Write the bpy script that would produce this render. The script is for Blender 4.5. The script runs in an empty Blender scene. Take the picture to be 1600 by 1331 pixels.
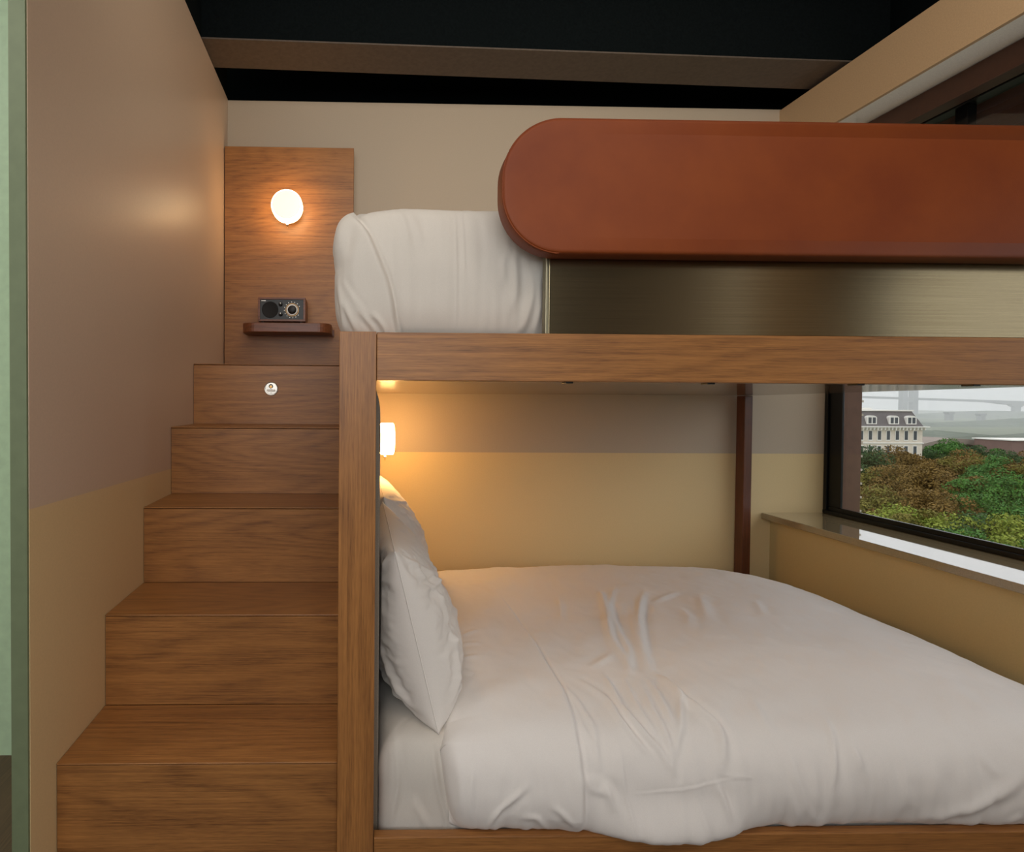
import bpy, bmesh, math, random
import numpy as np
from mathutils import Vector, Matrix, noise

SC = bpy.context.scene
COL = SC.collection
PI = math.pi

# ------------------------------------------------------------------ camera
def make_camera():
    yaw, pit, rol = 0.0206120819, 0.0173618891, 0.00624251856
    cy, sy, cp, sp, cr, sr = math.cos(yaw), math.sin(yaw), math.cos(pit), math.sin(pit), math.cos(rol), math.sin(rol)
    B = Matrix(((1, 0, 0), (0, 0, -1), (0, 1, 0)))
    A = Matrix(((cy, 0, -sy), (0, 1, 0), (sy, 0, cy)))
    P = Matrix(((1, 0, 0), (0, cp, -sp), (0, sp, cp)))
    Q = Matrix(((cr, -sr, 0), (sr, cr, 0), (0, 0, 1)))
    R = Q @ P @ A @ B
    m = Matrix((R[0], -R[1], -R[2])).transposed().to_4x4()
    cd = bpy.data.cameras.new('camera')
    cd.sensor_width = 36.0
    cd.lens = 900 / 1600 * 36
    cd.shift_x = (800 - 578.6) / 1600
    cd.shift_y = (643.2 - 665.5) / 1600
    cd.clip_start = 0.02
    cd.clip_end = 9000
    co = bpy.data.objects.new('camera', cd)
    m.translation = Vector((0, 0, 0.986))
    co.matrix_world = m
    COL.objects.link(co)
    SC.camera = co
make_camera()

# ------------------------------------------------------------------ view, world, lights
SC.view_settings.view_transform = 'Standard'
SC.view_settings.look = 'None'
SC.view_settings.gamma = 1
SC.view_settings.exposure = EXPOSURE = 0.65
SC.view_settings.use_curve_mapping = False
try:
    SC.cycles.volume_bounces = 3
    SC.cycles.max_bounces = 10
    SC.cycles.diffuse_bounces = 5
    SC.cycles.transparent_max_bounces = 16
    SC.cycles.sample_clamp_indirect = 4.0
except Exception:
    pass

w = bpy.data.worlds.new('overcast_sky')
SC.world = w
w.use_nodes = True
nt = w.node_tree
bg = nt.nodes['Background']
tc = nt.nodes.new('ShaderNodeTexCoord')
sx = nt.nodes.new('ShaderNodeSeparateXYZ')
rp = nt.nodes.new('ShaderNodeValToRGB')
nt.links.new(tc.outputs['Generated'], sx.inputs[0])
nt.links.new(sx.outputs['Z'], rp.inputs[0])
rp.color_ramp.elements[0].position = 0.0
rp.color_ramp.elements[0].color = (0.80, 0.83, 0.86, 1)
rp.color_ramp.elements[1].position = 0.7
rp.color_ramp.elements[1].color = (1.0, 1.03, 1.08, 1)
nt.links.new(rp.outputs[0], bg.inputs['Color'])
bg.inputs['Strength'].default_value = 0.90

def area(name, loc, rot, sx_, sy_, power, color=(1, 1, 1), spread=PI):
    l = bpy.data.lights.new(name, 'AREA')
    l.shape = 'RECTANGLE'
    l.size, l.size_y = sx_, sy_
    l.energy = power
    l.color = color
    l.spread = spread
    o = bpy.data.objects.new(name, l)
    o.location = loc
    o.rotation_euler = rot
    COL.objects.link(o)
    return o
# added fill behind the camera; daylight by the second right-wall window
area('rear_fill', (-0.3, -1.38, 1.58), (PI / 2, 0, 0), 2.2, 1.1, 14, (0.95, 0.98, 1.0))
area('daylight_side_window', (2.62, -1.0, 1.35), (0, PI / 2, 0), 1.6, 0.75, 8, (0.97, 0.98, 1.0))
# fill lights added overhead, out of view; no such fixtures are known
area('back_wall_fill', (0.8, 1.3, 2.42), (math.radians(75), 0, 0), 2.2, 0.25, 5.5, (1.0, 0.90, 0.76))
area('overhead_fill', (0.3, 0.45, 2.42), (math.radians(25), 0, 0), 2.4, 0.5, 3.9, (1.0, 0.88, 0.76))
area('front_overhead_fill', (0.3, -0.4, 2.42), (math.radians(35), 0, 0), 2.4, 0.6, 6.2, (1.0, 0.84, 0.72))
area('entry_fill', (-1.7, 0.2, 2.6), (0, 0, 0), 0.5, 0.5, 9.0, (1.0, 0.96, 0.9))  # added to brighten the green wall and trim
# sky portal of the window beside the bunk
po = area('window_portal', (2.46, 1.45, 1.3), (0, PI / 2, 0), 1.75, 2.9, 1)
po.data.cycles.is_portal = True

# ------------------------------------------------------------------ helpers
def link(name, me, mat=None, parent=None, smooth=False):
    o = bpy.data.objects.new(name, me)
    COL.objects.link(o)
    if mat is not None:
        me.materials.append(mat)
    if parent is not None:
        o.parent = parent
    if smooth:
        for p in me.polygons:
            p.use_smooth = True
    return o

def wloc(parent):
    v = Vector((0, 0, 0))
    while parent is not None:
        v = v + parent.location
        parent = parent.parent
    return v

def obj(name, bm, mat, parent=None, smooth=False, origin=None):
    """bm is in world coordinates; origin (world) becomes the object's origin."""
    base = wloc(parent)
    org = Vector(origin) if origin is not None else base
    bmesh.ops.translate(bm, verts=bm.verts, vec=-org)
    me = bpy.data.meshes.new(name)
    bm.to_mesh(me)
    bm.free()
    o = link(name, me, mat, parent, smooth)
    o.location = org - base
    return o

def thing(name, label, cat, loc=(0, 0, 0), group=None):
    o = bpy.data.objects.new(name, None)
    o.empty_display_size = 0.1
    o.location = loc
    COL.objects.link(o)
    return tag(o, label, cat, group)

def tag(o, label, cat, group=None):
    o['label'] = label
    o['category'] = cat
    if group:
        o['group'] = group
    return o

def struct(o):
    o['kind'] = 'structure'
    return o

def box(bm, x0, x1, y0, y1, z0, z1, bev=0.0, seg=2):
    r = bmesh.ops.create_cube(bm, size=1.0)
    vs = r['verts']
    for v in vs:
        v.co = Vector((x0 + (v.co.x + .5) * (x1 - x0), y0 + (v.co.y + .5) * (y1 - y0), z0 + (v.co.z + .5) * (z1 - z0)))
    if bev > 0:
        es = list({e for v in vs for e in v.link_edges})
        bmesh.ops.bevel(bm, geom=es, offset=bev, segments=seg, profile=0.5, affect='EDGES')
    return bm

def B(x0, x1, y0, y1, z0, z1, bev=0.0, seg=2):
    return box(bmesh.new(), x0, x1, y0, y1, z0, z1, bev, seg)

def prism(bm, pts, axis, a0, a1, bev=0.0, seg=2):
    """extrude a 2D outline; axis 'Y' -> pts are (x,z); 'Z' -> (x,y); 'X' -> (y,z)."""
    def p3(p, a):
        return {'Y': (p[0], a, p[1]), 'Z': (p[0], p[1], a), 'X': (a, p[0], p[1])}[axis]
    v0 = [bm.verts.new(p3(p, a0)) for p in pts]
    v1 = [bm.verts.new(p3(p, a1)) for p in pts]
    n = len(pts)
    f = [bm.faces.new(v0), bm.faces.new(v1[::-1])]
    sides = [bm.faces.new((v0[i], v1[i], v1[(i + 1) % n], v0[(i + 1) % n])) for i in range(n)]
    bmesh.ops.recalc_face_normals(bm, faces=f + sides)
    if bev > 0:
        es = list({e for ff in f for e in ff.edges})
        bmesh.ops.bevel(bm, geom=es, offset=bev, segments=seg, profile=0.5, affect='EDGES')
    return bm

def arc(cx, cy, r, a0, a1, n, ry=None):
    ry = r if ry is None else ry
    return [(cx + r * math.cos(a0 + (a1 - a0) * i / n), cy + ry * math.sin(a0 + (a1 - a0) * i / n)) for i in range(n + 1)]

def rrect(x0, x1, y0, y1, r, n=8):
    return (arc(x1 - r, y0 + r, r, -PI / 2, 0, n) + arc(x1 - r, y1 - r, r, 0, PI / 2, n)
            + arc(x0 + r, y1 - r, r, PI / 2, PI, n) + arc(x0 + r, y0 + r, r, PI, 1.5 * PI, n))

def lathe(bm, prof, c, axis, n=48, ripple=None):
    """prof: (radius, height) pairs turned round 'axis' (a unit Vector) from c."""
    ax = Vector(axis).normalized()
    u = ax.orthogonal().normalized()
    v = ax.cross(u)
    c = Vector(c)
    rings = []
    for k, (r, h) in enumerate(prof):
        if r < 1e-6:
            rings.append([bm.verts.new(c + ax * h)])
            continue
        ring = []
        for i in range(n):
            a = 2 * PI * i / n
            rr = r * (1 + (ripple if ripple and i % 2 else 0))
            ring.append(bm.verts.new(c + ax * h + (u * math.cos(a) + v * math.sin(a)) * rr))
        rings.append(ring)
    fs = []
    for a, b in zip(rings, rings[1:]):
        for i in range(n):
            j = (i + 1) % n
            if len(a) == 1 and len(b) == 1:
                continue
            if len(a) == 1:
                fs.append(bm.faces.new((a[0], b[i], b[j])))
            elif len(b) == 1:
                fs.append(bm.faces.new((a[i], b[0], a[j])))
            else:
                fs.append(bm.faces.new((a[i], b[i], b[j], a[j])))
    bmesh.ops.recalc_face_normals(bm, faces=fs)
    return bm

def tube(bm, pts, r, n=8, closed=False):
    P = [Vector(p) for p in pts]
    rings = []
    m = len(P)
    for i, p in enumerate(P):
        if closed:
            d = (P[(i + 1) % m] - P[i - 1]).normalized()
        else:
            d = (P[min(i + 1, m - 1)] - P[max(i - 1, 0)]).normalized()
        ref = Vector((0, 0, 1)) if abs(d.z) < 0.9 else Vector((1, 0, 0))
        u = d.cross(ref).normalized()
        v = d.cross(u)
        rings.append([bm.verts.new(p + (u * math.cos(2 * PI * k / n) + v * math.sin(2 * PI * k / n)) * r) for k in range(n)])
    pairs = list(zip(rings, rings[1:])) + ([(rings[-1], rings[0])] if closed else [])
    for a, b in pairs:
        for k in range(n):
            bm.faces.new((a[k], a[(k + 1) % n], b[(k + 1) % n], b[k]))
    if not closed:
        bm.faces.new(rings[0][::-1])
        bm.faces.new(rings[-1])
    return bm

# ------------------------------------------------------------------ materials
def srgb(r, g, b):
    def f(c):
        c /= 255.0
        return c / 12.92 if c <= 0.04045 else ((c + 0.055) / 1.055) ** 2.4
    return (f(r), f(g), f(b), 1.0)

def newmat(name):
    m = bpy.data.materials.new(name)
    m.use_nodes = True
    t = m.node_tree
    return m, t, t.nodes['Principled BSDF']

def N(t, kind, **kw):
    n = t.nodes.new(kind)
    for k, v in kw.items():
        setattr(n, k, v)
    return n

def math_node(t, op, a, b=None, c=None):
    n = N(t, 'ShaderNodeMath', operation=op)
    for i, x in enumerate((a, b, c)):
        if x is None:
            continue
        if hasattr(x, 'links') or hasattr(x, 'is_linked'):
            t.links.new(x, n.inputs[i])
        else:
            n.inputs[i].default_value = x
    return n.outputs[0]

def ramp(t, fac, stops):
    n = N(t, 'ShaderNodeValToRGB')
    e = n.color_ramp.elements
    while len(e) < len(stops):
        e.new(0.5)
    for i, (p, c) in enumerate(stops):
        e[i].position = p
        e[i].color = c
    t.links.new(fac, n.inputs[0])
    return n.outputs[0]

def noise_tex(t, vec, scale, detail=2.0, rough=0.5, dist=0.0):
    n = N(t, 'ShaderNodeTexNoise')
    n.inputs['Scale'].default_value = scale
    n.inputs['Detail'].default_value = detail
    n.inputs['Roughness'].default_value = rough
    n.inputs['Distortion'].default_value = dist
    t.links.new(vec, n.inputs['Vector'])
    return n.outputs[0]

def bump(t, bsdf, h, strength, dist=0.001):
    n = N(t, 'ShaderNodeBump')
    n.inputs['Strength'].default_value = strength
    n.inputs['Distance'].default_value = dist
    t.links.new(h, n.inputs['Height'])
    t.links.new(n.outputs[0], bsdf.inputs['Normal'])

def plain(name, col, rough=0.5, metal=0.0, nscale=40, var=0.06, bmp=0.0, spec=0.5):
    m, t, b = newmat(name)
    tc = N(t, 'ShaderNodeTexCoord')
    nz = noise_tex(t, tc.outputs['Object'], nscale, 3)
    c0 = tuple(c * (1 - var) for c in col[:3]) + (1,)
    c1 = tuple(min(1, c * (1 + var)) for c in col[:3]) + (1,)
    t.links.new(ramp(t, nz, [(0.3, c0), (0.7, c1)]), b.inputs['Base Color'])
    b.inputs['Roughness'].default_value = rough
    b.inputs['Metallic'].default_value = metal
    b.inputs['Specular IOR Level'].default_value = spec
    if bmp:
        bump(t, b, nz, bmp)
    return m

def wood(name, axis, seed=0.0, dark=(92, 55, 30), light=(172, 116, 68), rough=0.42, figure=1.0):
    """oak veneer: grain runs along 'axis'; cathedral figure, streaks and pores."""
    m, t, b = newmat(name)
    tc = N(t, 'ShaderNodeTexCoord')
    sp = N(t, 'ShaderNodeSeparateXYZ')
    add = N(t, 'ShaderNodeVectorMath', operation='ADD')
    add.inputs[1].default_value = (seed * 1.37, seed * 0.71, seed * 0.43)
    t.links.new(tc.outputs['Object'], add.inputs[0])
    t.links.new(add.outputs[0], sp.inputs[0])
    o = {'X': 0, 'Y': 1, 'Z': 2}
    al = sp.outputs[o[axis]]
    oth = [sp.outputs[i] for i in range(3) if i != o[axis]]
    def vec(sa, s1, s2):
        c = N(t, 'ShaderNodeCombineXYZ')
        t.links.new(math_node(t, 'MULTIPLY', al, sa), c.inputs[0])
        t.links.new(math_node(t, 'MULTIPLY', oth[0], s1), c.inputs[1])
        t.links.new(math_node(t, 'MULTIPLY', oth[1], s2), c.inputs[2])
        return c.outputs[0]
    n1 = noise_tex(t, vec(0.9, 6.0, 6.0), 1.0, 1.5, 0.4)
    rings = math_node(t, 'SINE', math_node(t, 'MULTIPLY', n1, 95.0))
    rings = math_node(t, 'POWER', math_node(t, 'MULTIPLY', math_node(t, 'ADD', rings, 1.0), 0.5), 0.65)
    streak = noise_tex(t, vec(1.6, 150, 150), 1.0, 2, 0.5)
    fine = noise_tex(t, vec(5.0, 300, 300), 1.0, 2, 0.6)
    pores = noise_tex(t, vec(26.0, 760, 760), 1.0, 2, 0.6)
    broad = noise_tex(t, vec(0.9, 7.0, 7.0), 1.0, 2, 0.5)
    s = math_node(t, 'MULTIPLY', rings, 0.065 * figure)
    s = math_node(t, 'ADD', s, math_node(t, 'MULTIPLY', streak, 0.24))
    s = math_node(t, 'ADD', s, math_node(t, 'MULTIPLY', fine, 0.34))
    s = math_node(t, 'ADD', s, math_node(t, 'MULTIPLY', broad, 0.20))
    s = math_node(t, 'ADD', s, math_node(t, 'MULTIPLY', pores, 0.42))
    s = math_node(t, 'SUBTRACT', s, 0.034 * figure)
    col = ramp(t, s, [(0.38, srgb(*dark)), (0.54, srgb(*[(a * .45 + c * .55) for a, c in zip(dark, light)])), (0.80, srgb(*light))])
    t.links.new(col, b.inputs['Base Color'])
    b.inputs['Roughness'].default_value = rough
    bump(t, b, math_node(t, 'ADD', streak, pores), 0.25, 0.0006)
    return m

def cloth(name, col=(222, 216, 208), bmp=0.25):
    m, t, b = newmat(name)
    tc = N(t, 'ShaderNodeTexCoord')
    nz = noise_tex(t, tc.outputs['Object'], 900, 2)
    n2 = noise_tex(t, tc.outputs['Object'], 14, 4, 0.6)
    c = srgb(*col)
    t.links.new(ramp(t, nz, [(0.3, tuple(x * .93 for x in c[:3]) + (1,)), (0.7, c)]), b.inputs['Base Color'])
    b.inputs['Roughness'].default_value = 0.85
    b.inputs['Specular IOR Level'].default_value = 0.2
    b.inputs['Sheen Weight'].default_value = 0.15
    h = math_node(t, 'ADD', math_node(t, 'MULTIPLY', nz, 0.05), n2)
    bump(t, b, h, bmp, 0.006)
    return m

def two_tone(name, upper, lower, zline, slope_y=0.0, rough=0.6, spec=0.4, coat=0.0):
    """painted wall: one paint above a level line, another beneath it."""
    m, t, b = newmat(name)
    tc = N(t, 'ShaderNodeTexCoord')
    sp = N(t, 'ShaderNodeSeparateXYZ')
    t.links.new(tc.outputs['Object'], sp.inputs[0])
    z = math_node(t, 'ADD', sp.outputs[2], math_node(t, 'MULTIPLY', sp.outputs[1], slope_y))
    g = math_node(t, 'GREATER_THAN', z, zline)
    nz = noise_tex(t, tc.outputs['Object'], 220, 3, 0.7)
    mx = N(t, 'ShaderNodeMix', data_type='RGBA')
    t.links.new(g, mx.inputs[0])
    t.links.new(ramp(t, nz, [(0.3, tuple(x * .93 for x in srgb(*lower)[:3]) + (1,)), (0.7, srgb(*lower))]), mx.inputs[6])
    t.links.new(ramp(t, nz, [(0.3, tuple(x * .93 for x in srgb(*upper)[:3]) + (1,)), (0.7, srgb(*upper))]), mx.inputs[7])
    t.links.new(mx.outputs[2], b.inputs['Base Color'])
    b.inputs['Roughness'].default_value = rough
    b.inputs['Specular IOR Level'].default_value = spec
    b.inputs['Coat Weight'].default_value = coat
    b.inputs['Coat Roughness'].default_value = 0.3
    bump(t, b, nz, 0.12, 0.0008)
    return m

def emissive(name, col, strength, rib=0.0):
    m, t, b = newmat(name)
    b.inputs['Base Color'].default_value = (0.9, 0.88, 0.8, 1)
    b.inputs['Roughness'].default_value = 0.3
    tc = N(t, 'ShaderNodeTexCoord')
    nz = noise_tex(t, tc.outputs['Object'], 60, 2)
    t.links.new(ramp(t, nz, [(0.0, tuple(c * .85 for c in col) + (1,)), (1.0, tuple(col) + (1,))]), b.inputs['Emission Color'])
    b.inputs['Emission Strength'].default_value = strength
    return m

WD = dict(dark=(90, 55, 27), light=(178, 122, 65))
M = {}
M['oak_x'] = wood('oak_grain_across', 'X', 0.0, **WD)
M['oak_x2'] = wood('oak_grain_across_b', 'X', 3.1, **WD)
M['oak_z'] = wood('oak_grain_upright', 'Z', 1.3, figure=1.6, **WD)
M['oak_panel'] = wood('oak_panel_veneer', 'X', 7.7, figure=1.1, **WD)
M['oak_y'] = wood('oak_grain_deep', 'Y', 5.0, **WD)
M['walnut'] = wood('walnut_shelf', 'X', 2.2, dark=(62, 33, 20), light=(140, 82, 48), rough=0.35)
M['dark_wood'] = wood('dark_stained_post', 'Z', 4.4, dark=(52, 28, 18), light=(112, 62, 38), rough=0.35)
M['sheet'] = cloth('white_cotton_sheet', (218, 212, 202), 0.18)
M['duvet'] = cloth('white_cotton_duvet', (240, 235, 229), 0.16)
M['pillow'] = cloth('white_pillowcase', (234, 228, 220), 0.22)
M['wall_back'] = two_tone('wall_paint_back', (193, 177, 156), (230, 205, 154), 0.742, rough=0.55)
M['wall_left'] = two_tone('wall_panel_left', (208, 182, 158), (222, 192, 142), 0.735 + 2.8 * 0.023, 0.023, rough=0.42, spec=0.6, coat=0.25)
M['wall_low'] = two_tone('wall_paint_low', (218, 194, 140), (218, 194, 140), 0.0, rough=0.6)
M['bulkhead'] = plain('bulkhead_paint', srgb(190, 160, 124), 0.6, nscale=200, bmp=0.1)
M['soffit'] = plain('soffit_paint', srgb(240, 238, 228), 0.6, nscale=200, bmp=0.1)
M['black_ceiling'] = plain('black_ceiling_paint', srgb(15, 20, 21), 0.95, nscale=120, var=0.2, bmp=0.3, spec=0.05)
M['beam_under'] = plain('beam_underside_paint', srgb(92, 80, 70), 0.7, nscale=60, var=0.12, bmp=0.3)
M['green_trim'] = plain('dark_green_trim', srgb(112, 124, 94), 0.5)
M['green_wall'] = plain('pale_green_wall', srgb(184, 212, 176), 0.5)
M['floor'] = wood('oak_floor', 'Y', 9.0, dark=(58, 42, 30), light=(104, 80, 58))
M['room_wall'] = plain('room_wall_paint', srgb(170, 150, 125), 0.7)
M['headboard'] = plain('grey_headboard_fabric', srgb(132, 122, 108), 0.8, nscale=500, var=0.15, bmp=0.3)
M['black_frame'] = plain('black_window_metal', srgb(20, 21, 21), 0.35, 0.3)
M['brown_metal'] = plain('brown_blind_metal', srgb(74, 48, 36), 0.45, 0.2)
M['slat'] = plain('brown_slat', srgb(70, 44, 32), 0.4)
M['sill'] = plain('polished_stone_sill', srgb(164, 146, 112), 0.06, nscale=300, var=0.12, spec=0.9)
M['sill'].node_tree.nodes['Principled BSDF'].inputs['Coat Weight'].default_value = 1.0
M['sill'].node_tree.nodes['Principled BSDF'].inputs['Coat Roughness'].default_value = 0.02
M['deck'] = plain('glossy_deck_laminate', srgb(120, 98, 80), 0.12, 0.35, nscale=300, spec=0.8)
M['brass'] = plain('brushed_brass', srgb(196, 150, 90), 0.3, 1.0)
M['black_plastic'] = plain('black_plastic', srgb(24, 24, 24), 0.45)
M['black_mesh'] = plain('speaker_mesh', srgb(10, 10, 10), 0.7, nscale=1200, var=0.6, bmp=0.5)
M['charcoal'] = plain('charcoal_faceplate', srgb(36, 38, 37), 0.4)
M['silver'] = plain('satin_silver', srgb(200, 192, 180), 0.3, 1.0)
M['white_plastic'] = plain('white_plastic', srgb(235, 232, 224), 0.4)
M['lamp_glass'] = emissive('glowing_lamp_glass', (1.0, 0.64, 0.30), 13.0)
M['lamp_face'] = emissive('glowing_lamp_face', (0.86, 0.88, 0.74), 0.48)
M['lamp_glass_b'] = emissive('bright_lamp_glass', (1.0, 0.54, 0.18), 42.0)
M['lamp_face_b'] = emissive('bright_lamp_face', (1.0, 0.62, 0.26), 16.0)

# tan leather
m, t, b = newmat('tan_leather')
tc = N(t, 'ShaderNodeTexCoord')
n1 = noise_tex(t, tc.outputs['Object'], 5, 5, 0.6)
n2 = noise_tex(t, tc.outputs['Object'], 450, 2, 0.6)
t.links.new(ramp(t, n1, [(0.3, srgb(122, 54, 18)), (0.7, srgb(138, 66, 22))]), b.inputs['Base Color'])
b.inputs['Roughness'].default_value = 0.55
b.inputs['Specular IOR Level'].default_value = 0.35
bump(t, b, n2, 0.25, 0.0006)
M['leather'] = m
M['stitch'] = plain('leather_stitching', srgb(150, 90, 58), 0.7)
# brushed champagne metal
m, t, b = newmat('brushed_champagne_metal')
tc = N(t, 'ShaderNodeTexCoord')
mp = N(t, 'ShaderNodeMapping')
mp.inputs['Scale'].default_value = (3, 200, 500)
t.links.new(tc.outputs['Object'], mp.inputs[0])
nz = noise_tex(t, mp.outputs[0], 1.0, 3, 0.6)
t.links.new(ramp(t, nz, [(0.3, srgb(136, 122, 94)), (0.7, srgb(152, 138, 108))]), b.inputs['Base Color'])
b.inputs['Metallic'].default_value = 1.0
b.inputs['Roughness'].default_value = 0.2
bump(t, b, nz, 0.12, 0.0005)
M['champagne'] = m
M['edge_metal'] = plain('champagne_edge', srgb(150, 142, 118), 0.4, 1.0)
# window glass
m = bpy.data.materials.new('window_glass')
m.use_nodes = True
t = m.node_tree
t.nodes.clear()
out = N(t, 'ShaderNodeOutputMaterial')
tr = N(t, 'ShaderNodeBsdfTransparent')
tr.inputs[0].default_value = (0.97, 0.97, 0.97, 1)
gl = N(t, 'ShaderNodeBsdfGlossy')
gl.inputs['Roughness'].default_value = 0.0
fr = N(t, 'ShaderNodeFresnel')
ge = N(t, 'ShaderNodeNewGeometry')
t.links.new(math_node(t, 'SUBTRACT', 1.42, math_node(t, 'MULTIPLY', ge.outputs['Backfacing'], 1.42 - 1 / 1.42)), fr.inputs[0])
mx = N(t, 'ShaderNodeMixShader')
t.links.new(fr.outputs[0], mx.inputs[0])
t.links.new(tr.outputs[0], mx.inputs[1])
t.links.new(gl.outputs[0], mx.inputs[2])
t.links.new(mx.outputs[0], out.inputs[0])
M['glass'] = m

# ------------------------------------------------------------------ the setting
YB = 2.80      # back wall
XL = -0.635    # face of the left partition
XW = 2.31      # window plane
struct(obj('floor', B(-2.6, 2.5, -1.6, 3.0, -0.1, 0.0), M['floor']))
struct(obj('wall_back', B(-0.8, 2.325, YB, YB + 0.15, 0.0, 2.426), M['wall_back']))
wl = struct(obj('wall_left', B(XL - 0.032, XL, 1.124, YB, 0.0, 2.43), M['wall_left']))
struct(obj('trim_1', B(XL - 0.033, XL - 0.0015, 1.118, 1.124, 0.0, 2.43), M['green_trim']))
struct(obj('wall_entry', B(-2.6, XL - 0.034, 1.60, 1.70, 0.0, 2.9), M['green_wall']))
struct(obj('wall_side', B(-2.7, -2.6, -1.6, 1.7, 0.0, 2.9), M['room_wall']))
bm = bmesh.new()     # rear wall; the opening is added for the fill light
box(bm, -2.6, -1.45, -1.55, -1.42, 0, 2.9)
box(bm, 0.85, 2.5, -1.55, -1.42, 0, 2.9)
box(bm, -1.45, 0.85, -1.55, -1.42, 0, 1.0)
box(bm, -1.45, 0.85, -1.55, -1.42, 2.15, 2.9)
struct(obj('wall_rear', bm, plain('rear_wall_paint', srgb(84, 70, 56), 0.7)))
# low wall under the windows, pier between the windows and the wall beyond them
bm = bmesh.new()
box(bm, 2.04, 2.42, -1.42, YB, 0.0, 0.42)
struct(obj('wall_right', bm, M['wall_low']))
bm = bmesh.new()
box(bm, 2.05, 2.42, -0.62, -0.22, 0.45, 2.204)
struct(obj('wall_pier', bm, M['bulkhead']))
struct(obj('trim_2', B(1.995, 2.44, -1.42, YB, 0.42, 0.45, 0.003), M['sill']))
# bulkhead over the windows: tan face, pale underside
struct(obj('trim_3', B(2.05, 2.065, -1.42, YB, 2.204, 2.42), M['bulkhead']))
struct(obj('trim_4', B(2.065, 2.42, -1.42, YB, 2.206, 2.42), M['soffit']))
# black ceiling void and the cross beam
struct(obj('ceiling', B(-2.7, 2.9, -1.6, 3.1, 2.9, 3.0), M['black_ceiling']))
struct(obj('wall_facade', B(2.42, 2.47, -1.6, 2.95, 2.15, 2.9), M['black_ceiling']))
struct(obj('wall_void', B(-2.7, 2.9, YB + 0.15, YB + 0.25, 2.2, 2.9), M['black_ceiling']))
bm = bmesh.new()
prism(bm, [(-0.66, 2.352), (-0.66, 2.552), (2.25, 2.648), (2.25, 2.432)], 'Z', 2.446, 2.9)
bmx = obj('ceiling_beam', bm, M['black_ceiling'])
struct(bmx)
bm = bmesh.new()
prism(bm, [(-0.66, 2.352), (-0.66, 2.552), (2.25, 2.648), (2.25, 2.432)], 'Z', 2.44, 2.446)
obj('beam_flange', bm, M['beam_under'], bmx)
# upright ceiling panels beside the beam
struct(obj('trim_5', B(-0.70, -0.64, -1.42, YB, 2.44, 2.9), M['black_ceiling']))

# ---- window beside the bunk
wn = thing('window_1', 'black framed window beside the lower bunk with stone sill', 'window', (XW, 1.3, 0.45))
del wn['label'], wn['category']
struct(wn)
bm = bmesh.new()
box(bm, XW, XW + 0.013, -0.22, 2.80, 0.45, 0.488, 0.003)
box(bm, XW, XW + 0.07, -0.22, 2.80, 2.14, 2.204, 0.003)
box(bm, XW, XW + 0.013, 2.705, 2.80, 0.488, 2.14, 0.003)
box(bm, XW, XW + 0.07, -0.22, -0.16, 0.488, 2.14, 0.003)
obj('window_frame', bm, M['black_frame'], wn)
bm = bmesh.new()
box(bm, XW - 0.012, XW, -0.2, 2.795, 0.452, 0.468, 0.002)
box(bm, XW - 0.010, XW, 2.778, 2.795, 0.468, 2.14, 0.002)
obj('window_bead', bm, M['black_frame'], wn)
obj('window_pane', B(XW + 0.008, XW + 0.013, -0.16, 2.705, 0.488, 2.14), M['glass'], wn)
for yy in (2.20, 1.955, 1.0):
    obj('mullion', B(XW + 0.014, XW + 0.05, yy - 0.024, yy + 0.024, 1.55, 2.14, 0.002), M['black_frame'], wn)
# blind: cassette and slats drawn down over the top of the window
bl = thing('window_blind', 'brown slatted blind at the top of the window above the leather rail', 'blind', (2.25, 1.3, 2.204))
obj('blind_cassette', B(2.19, 2.255, -0.20, YB - 0.004, 2.118, 2.203, 0.003), M['brown_metal'], bl)
bm = bmesh.new()
z = 2.24
while z > 1.62:
    prism(bm, [(2.366, z), (2.402, z - 0.030), (2.4035, z - 0.0285), (2.3675, z + 0.0015)], 'Y', -0.15, 2.70)
    z -= 0.034
o_ = obj('slats', bm, M['slat'], bl)
for yy in (2.5, 1.7, 0.6):
    obj('ladder_tape', B(2.3645, 2.366, yy - 0.012, yy + 0.012, 1.60, 2.2), M['slat'], bl)

# added frame round the rear fill, then the right wall's second window
bm = bmesh.new()
box(bm, -1.45, 0.85, -1.50, -1.46, 1.0, 1.05)
box(bm, -1.45, 0.85, -1.50, -1.46, 2.1, 2.15)
for x in (-1.45, 0.8):
    box(bm, x, x + .05, -1.50, -1.46, 1.05, 2.1)
struct(obj('added_rear_window', bm, M['black_frame']))
bm = bmesh.new()
box(bm, XW, XW + .06, -1.42, -0.62, 0.45, 0.5)
box(bm, XW, XW + .06, -1.42, -0.62, 2.14, 2.204)
struct(obj('window_3', bm, M['black_frame']))

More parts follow.
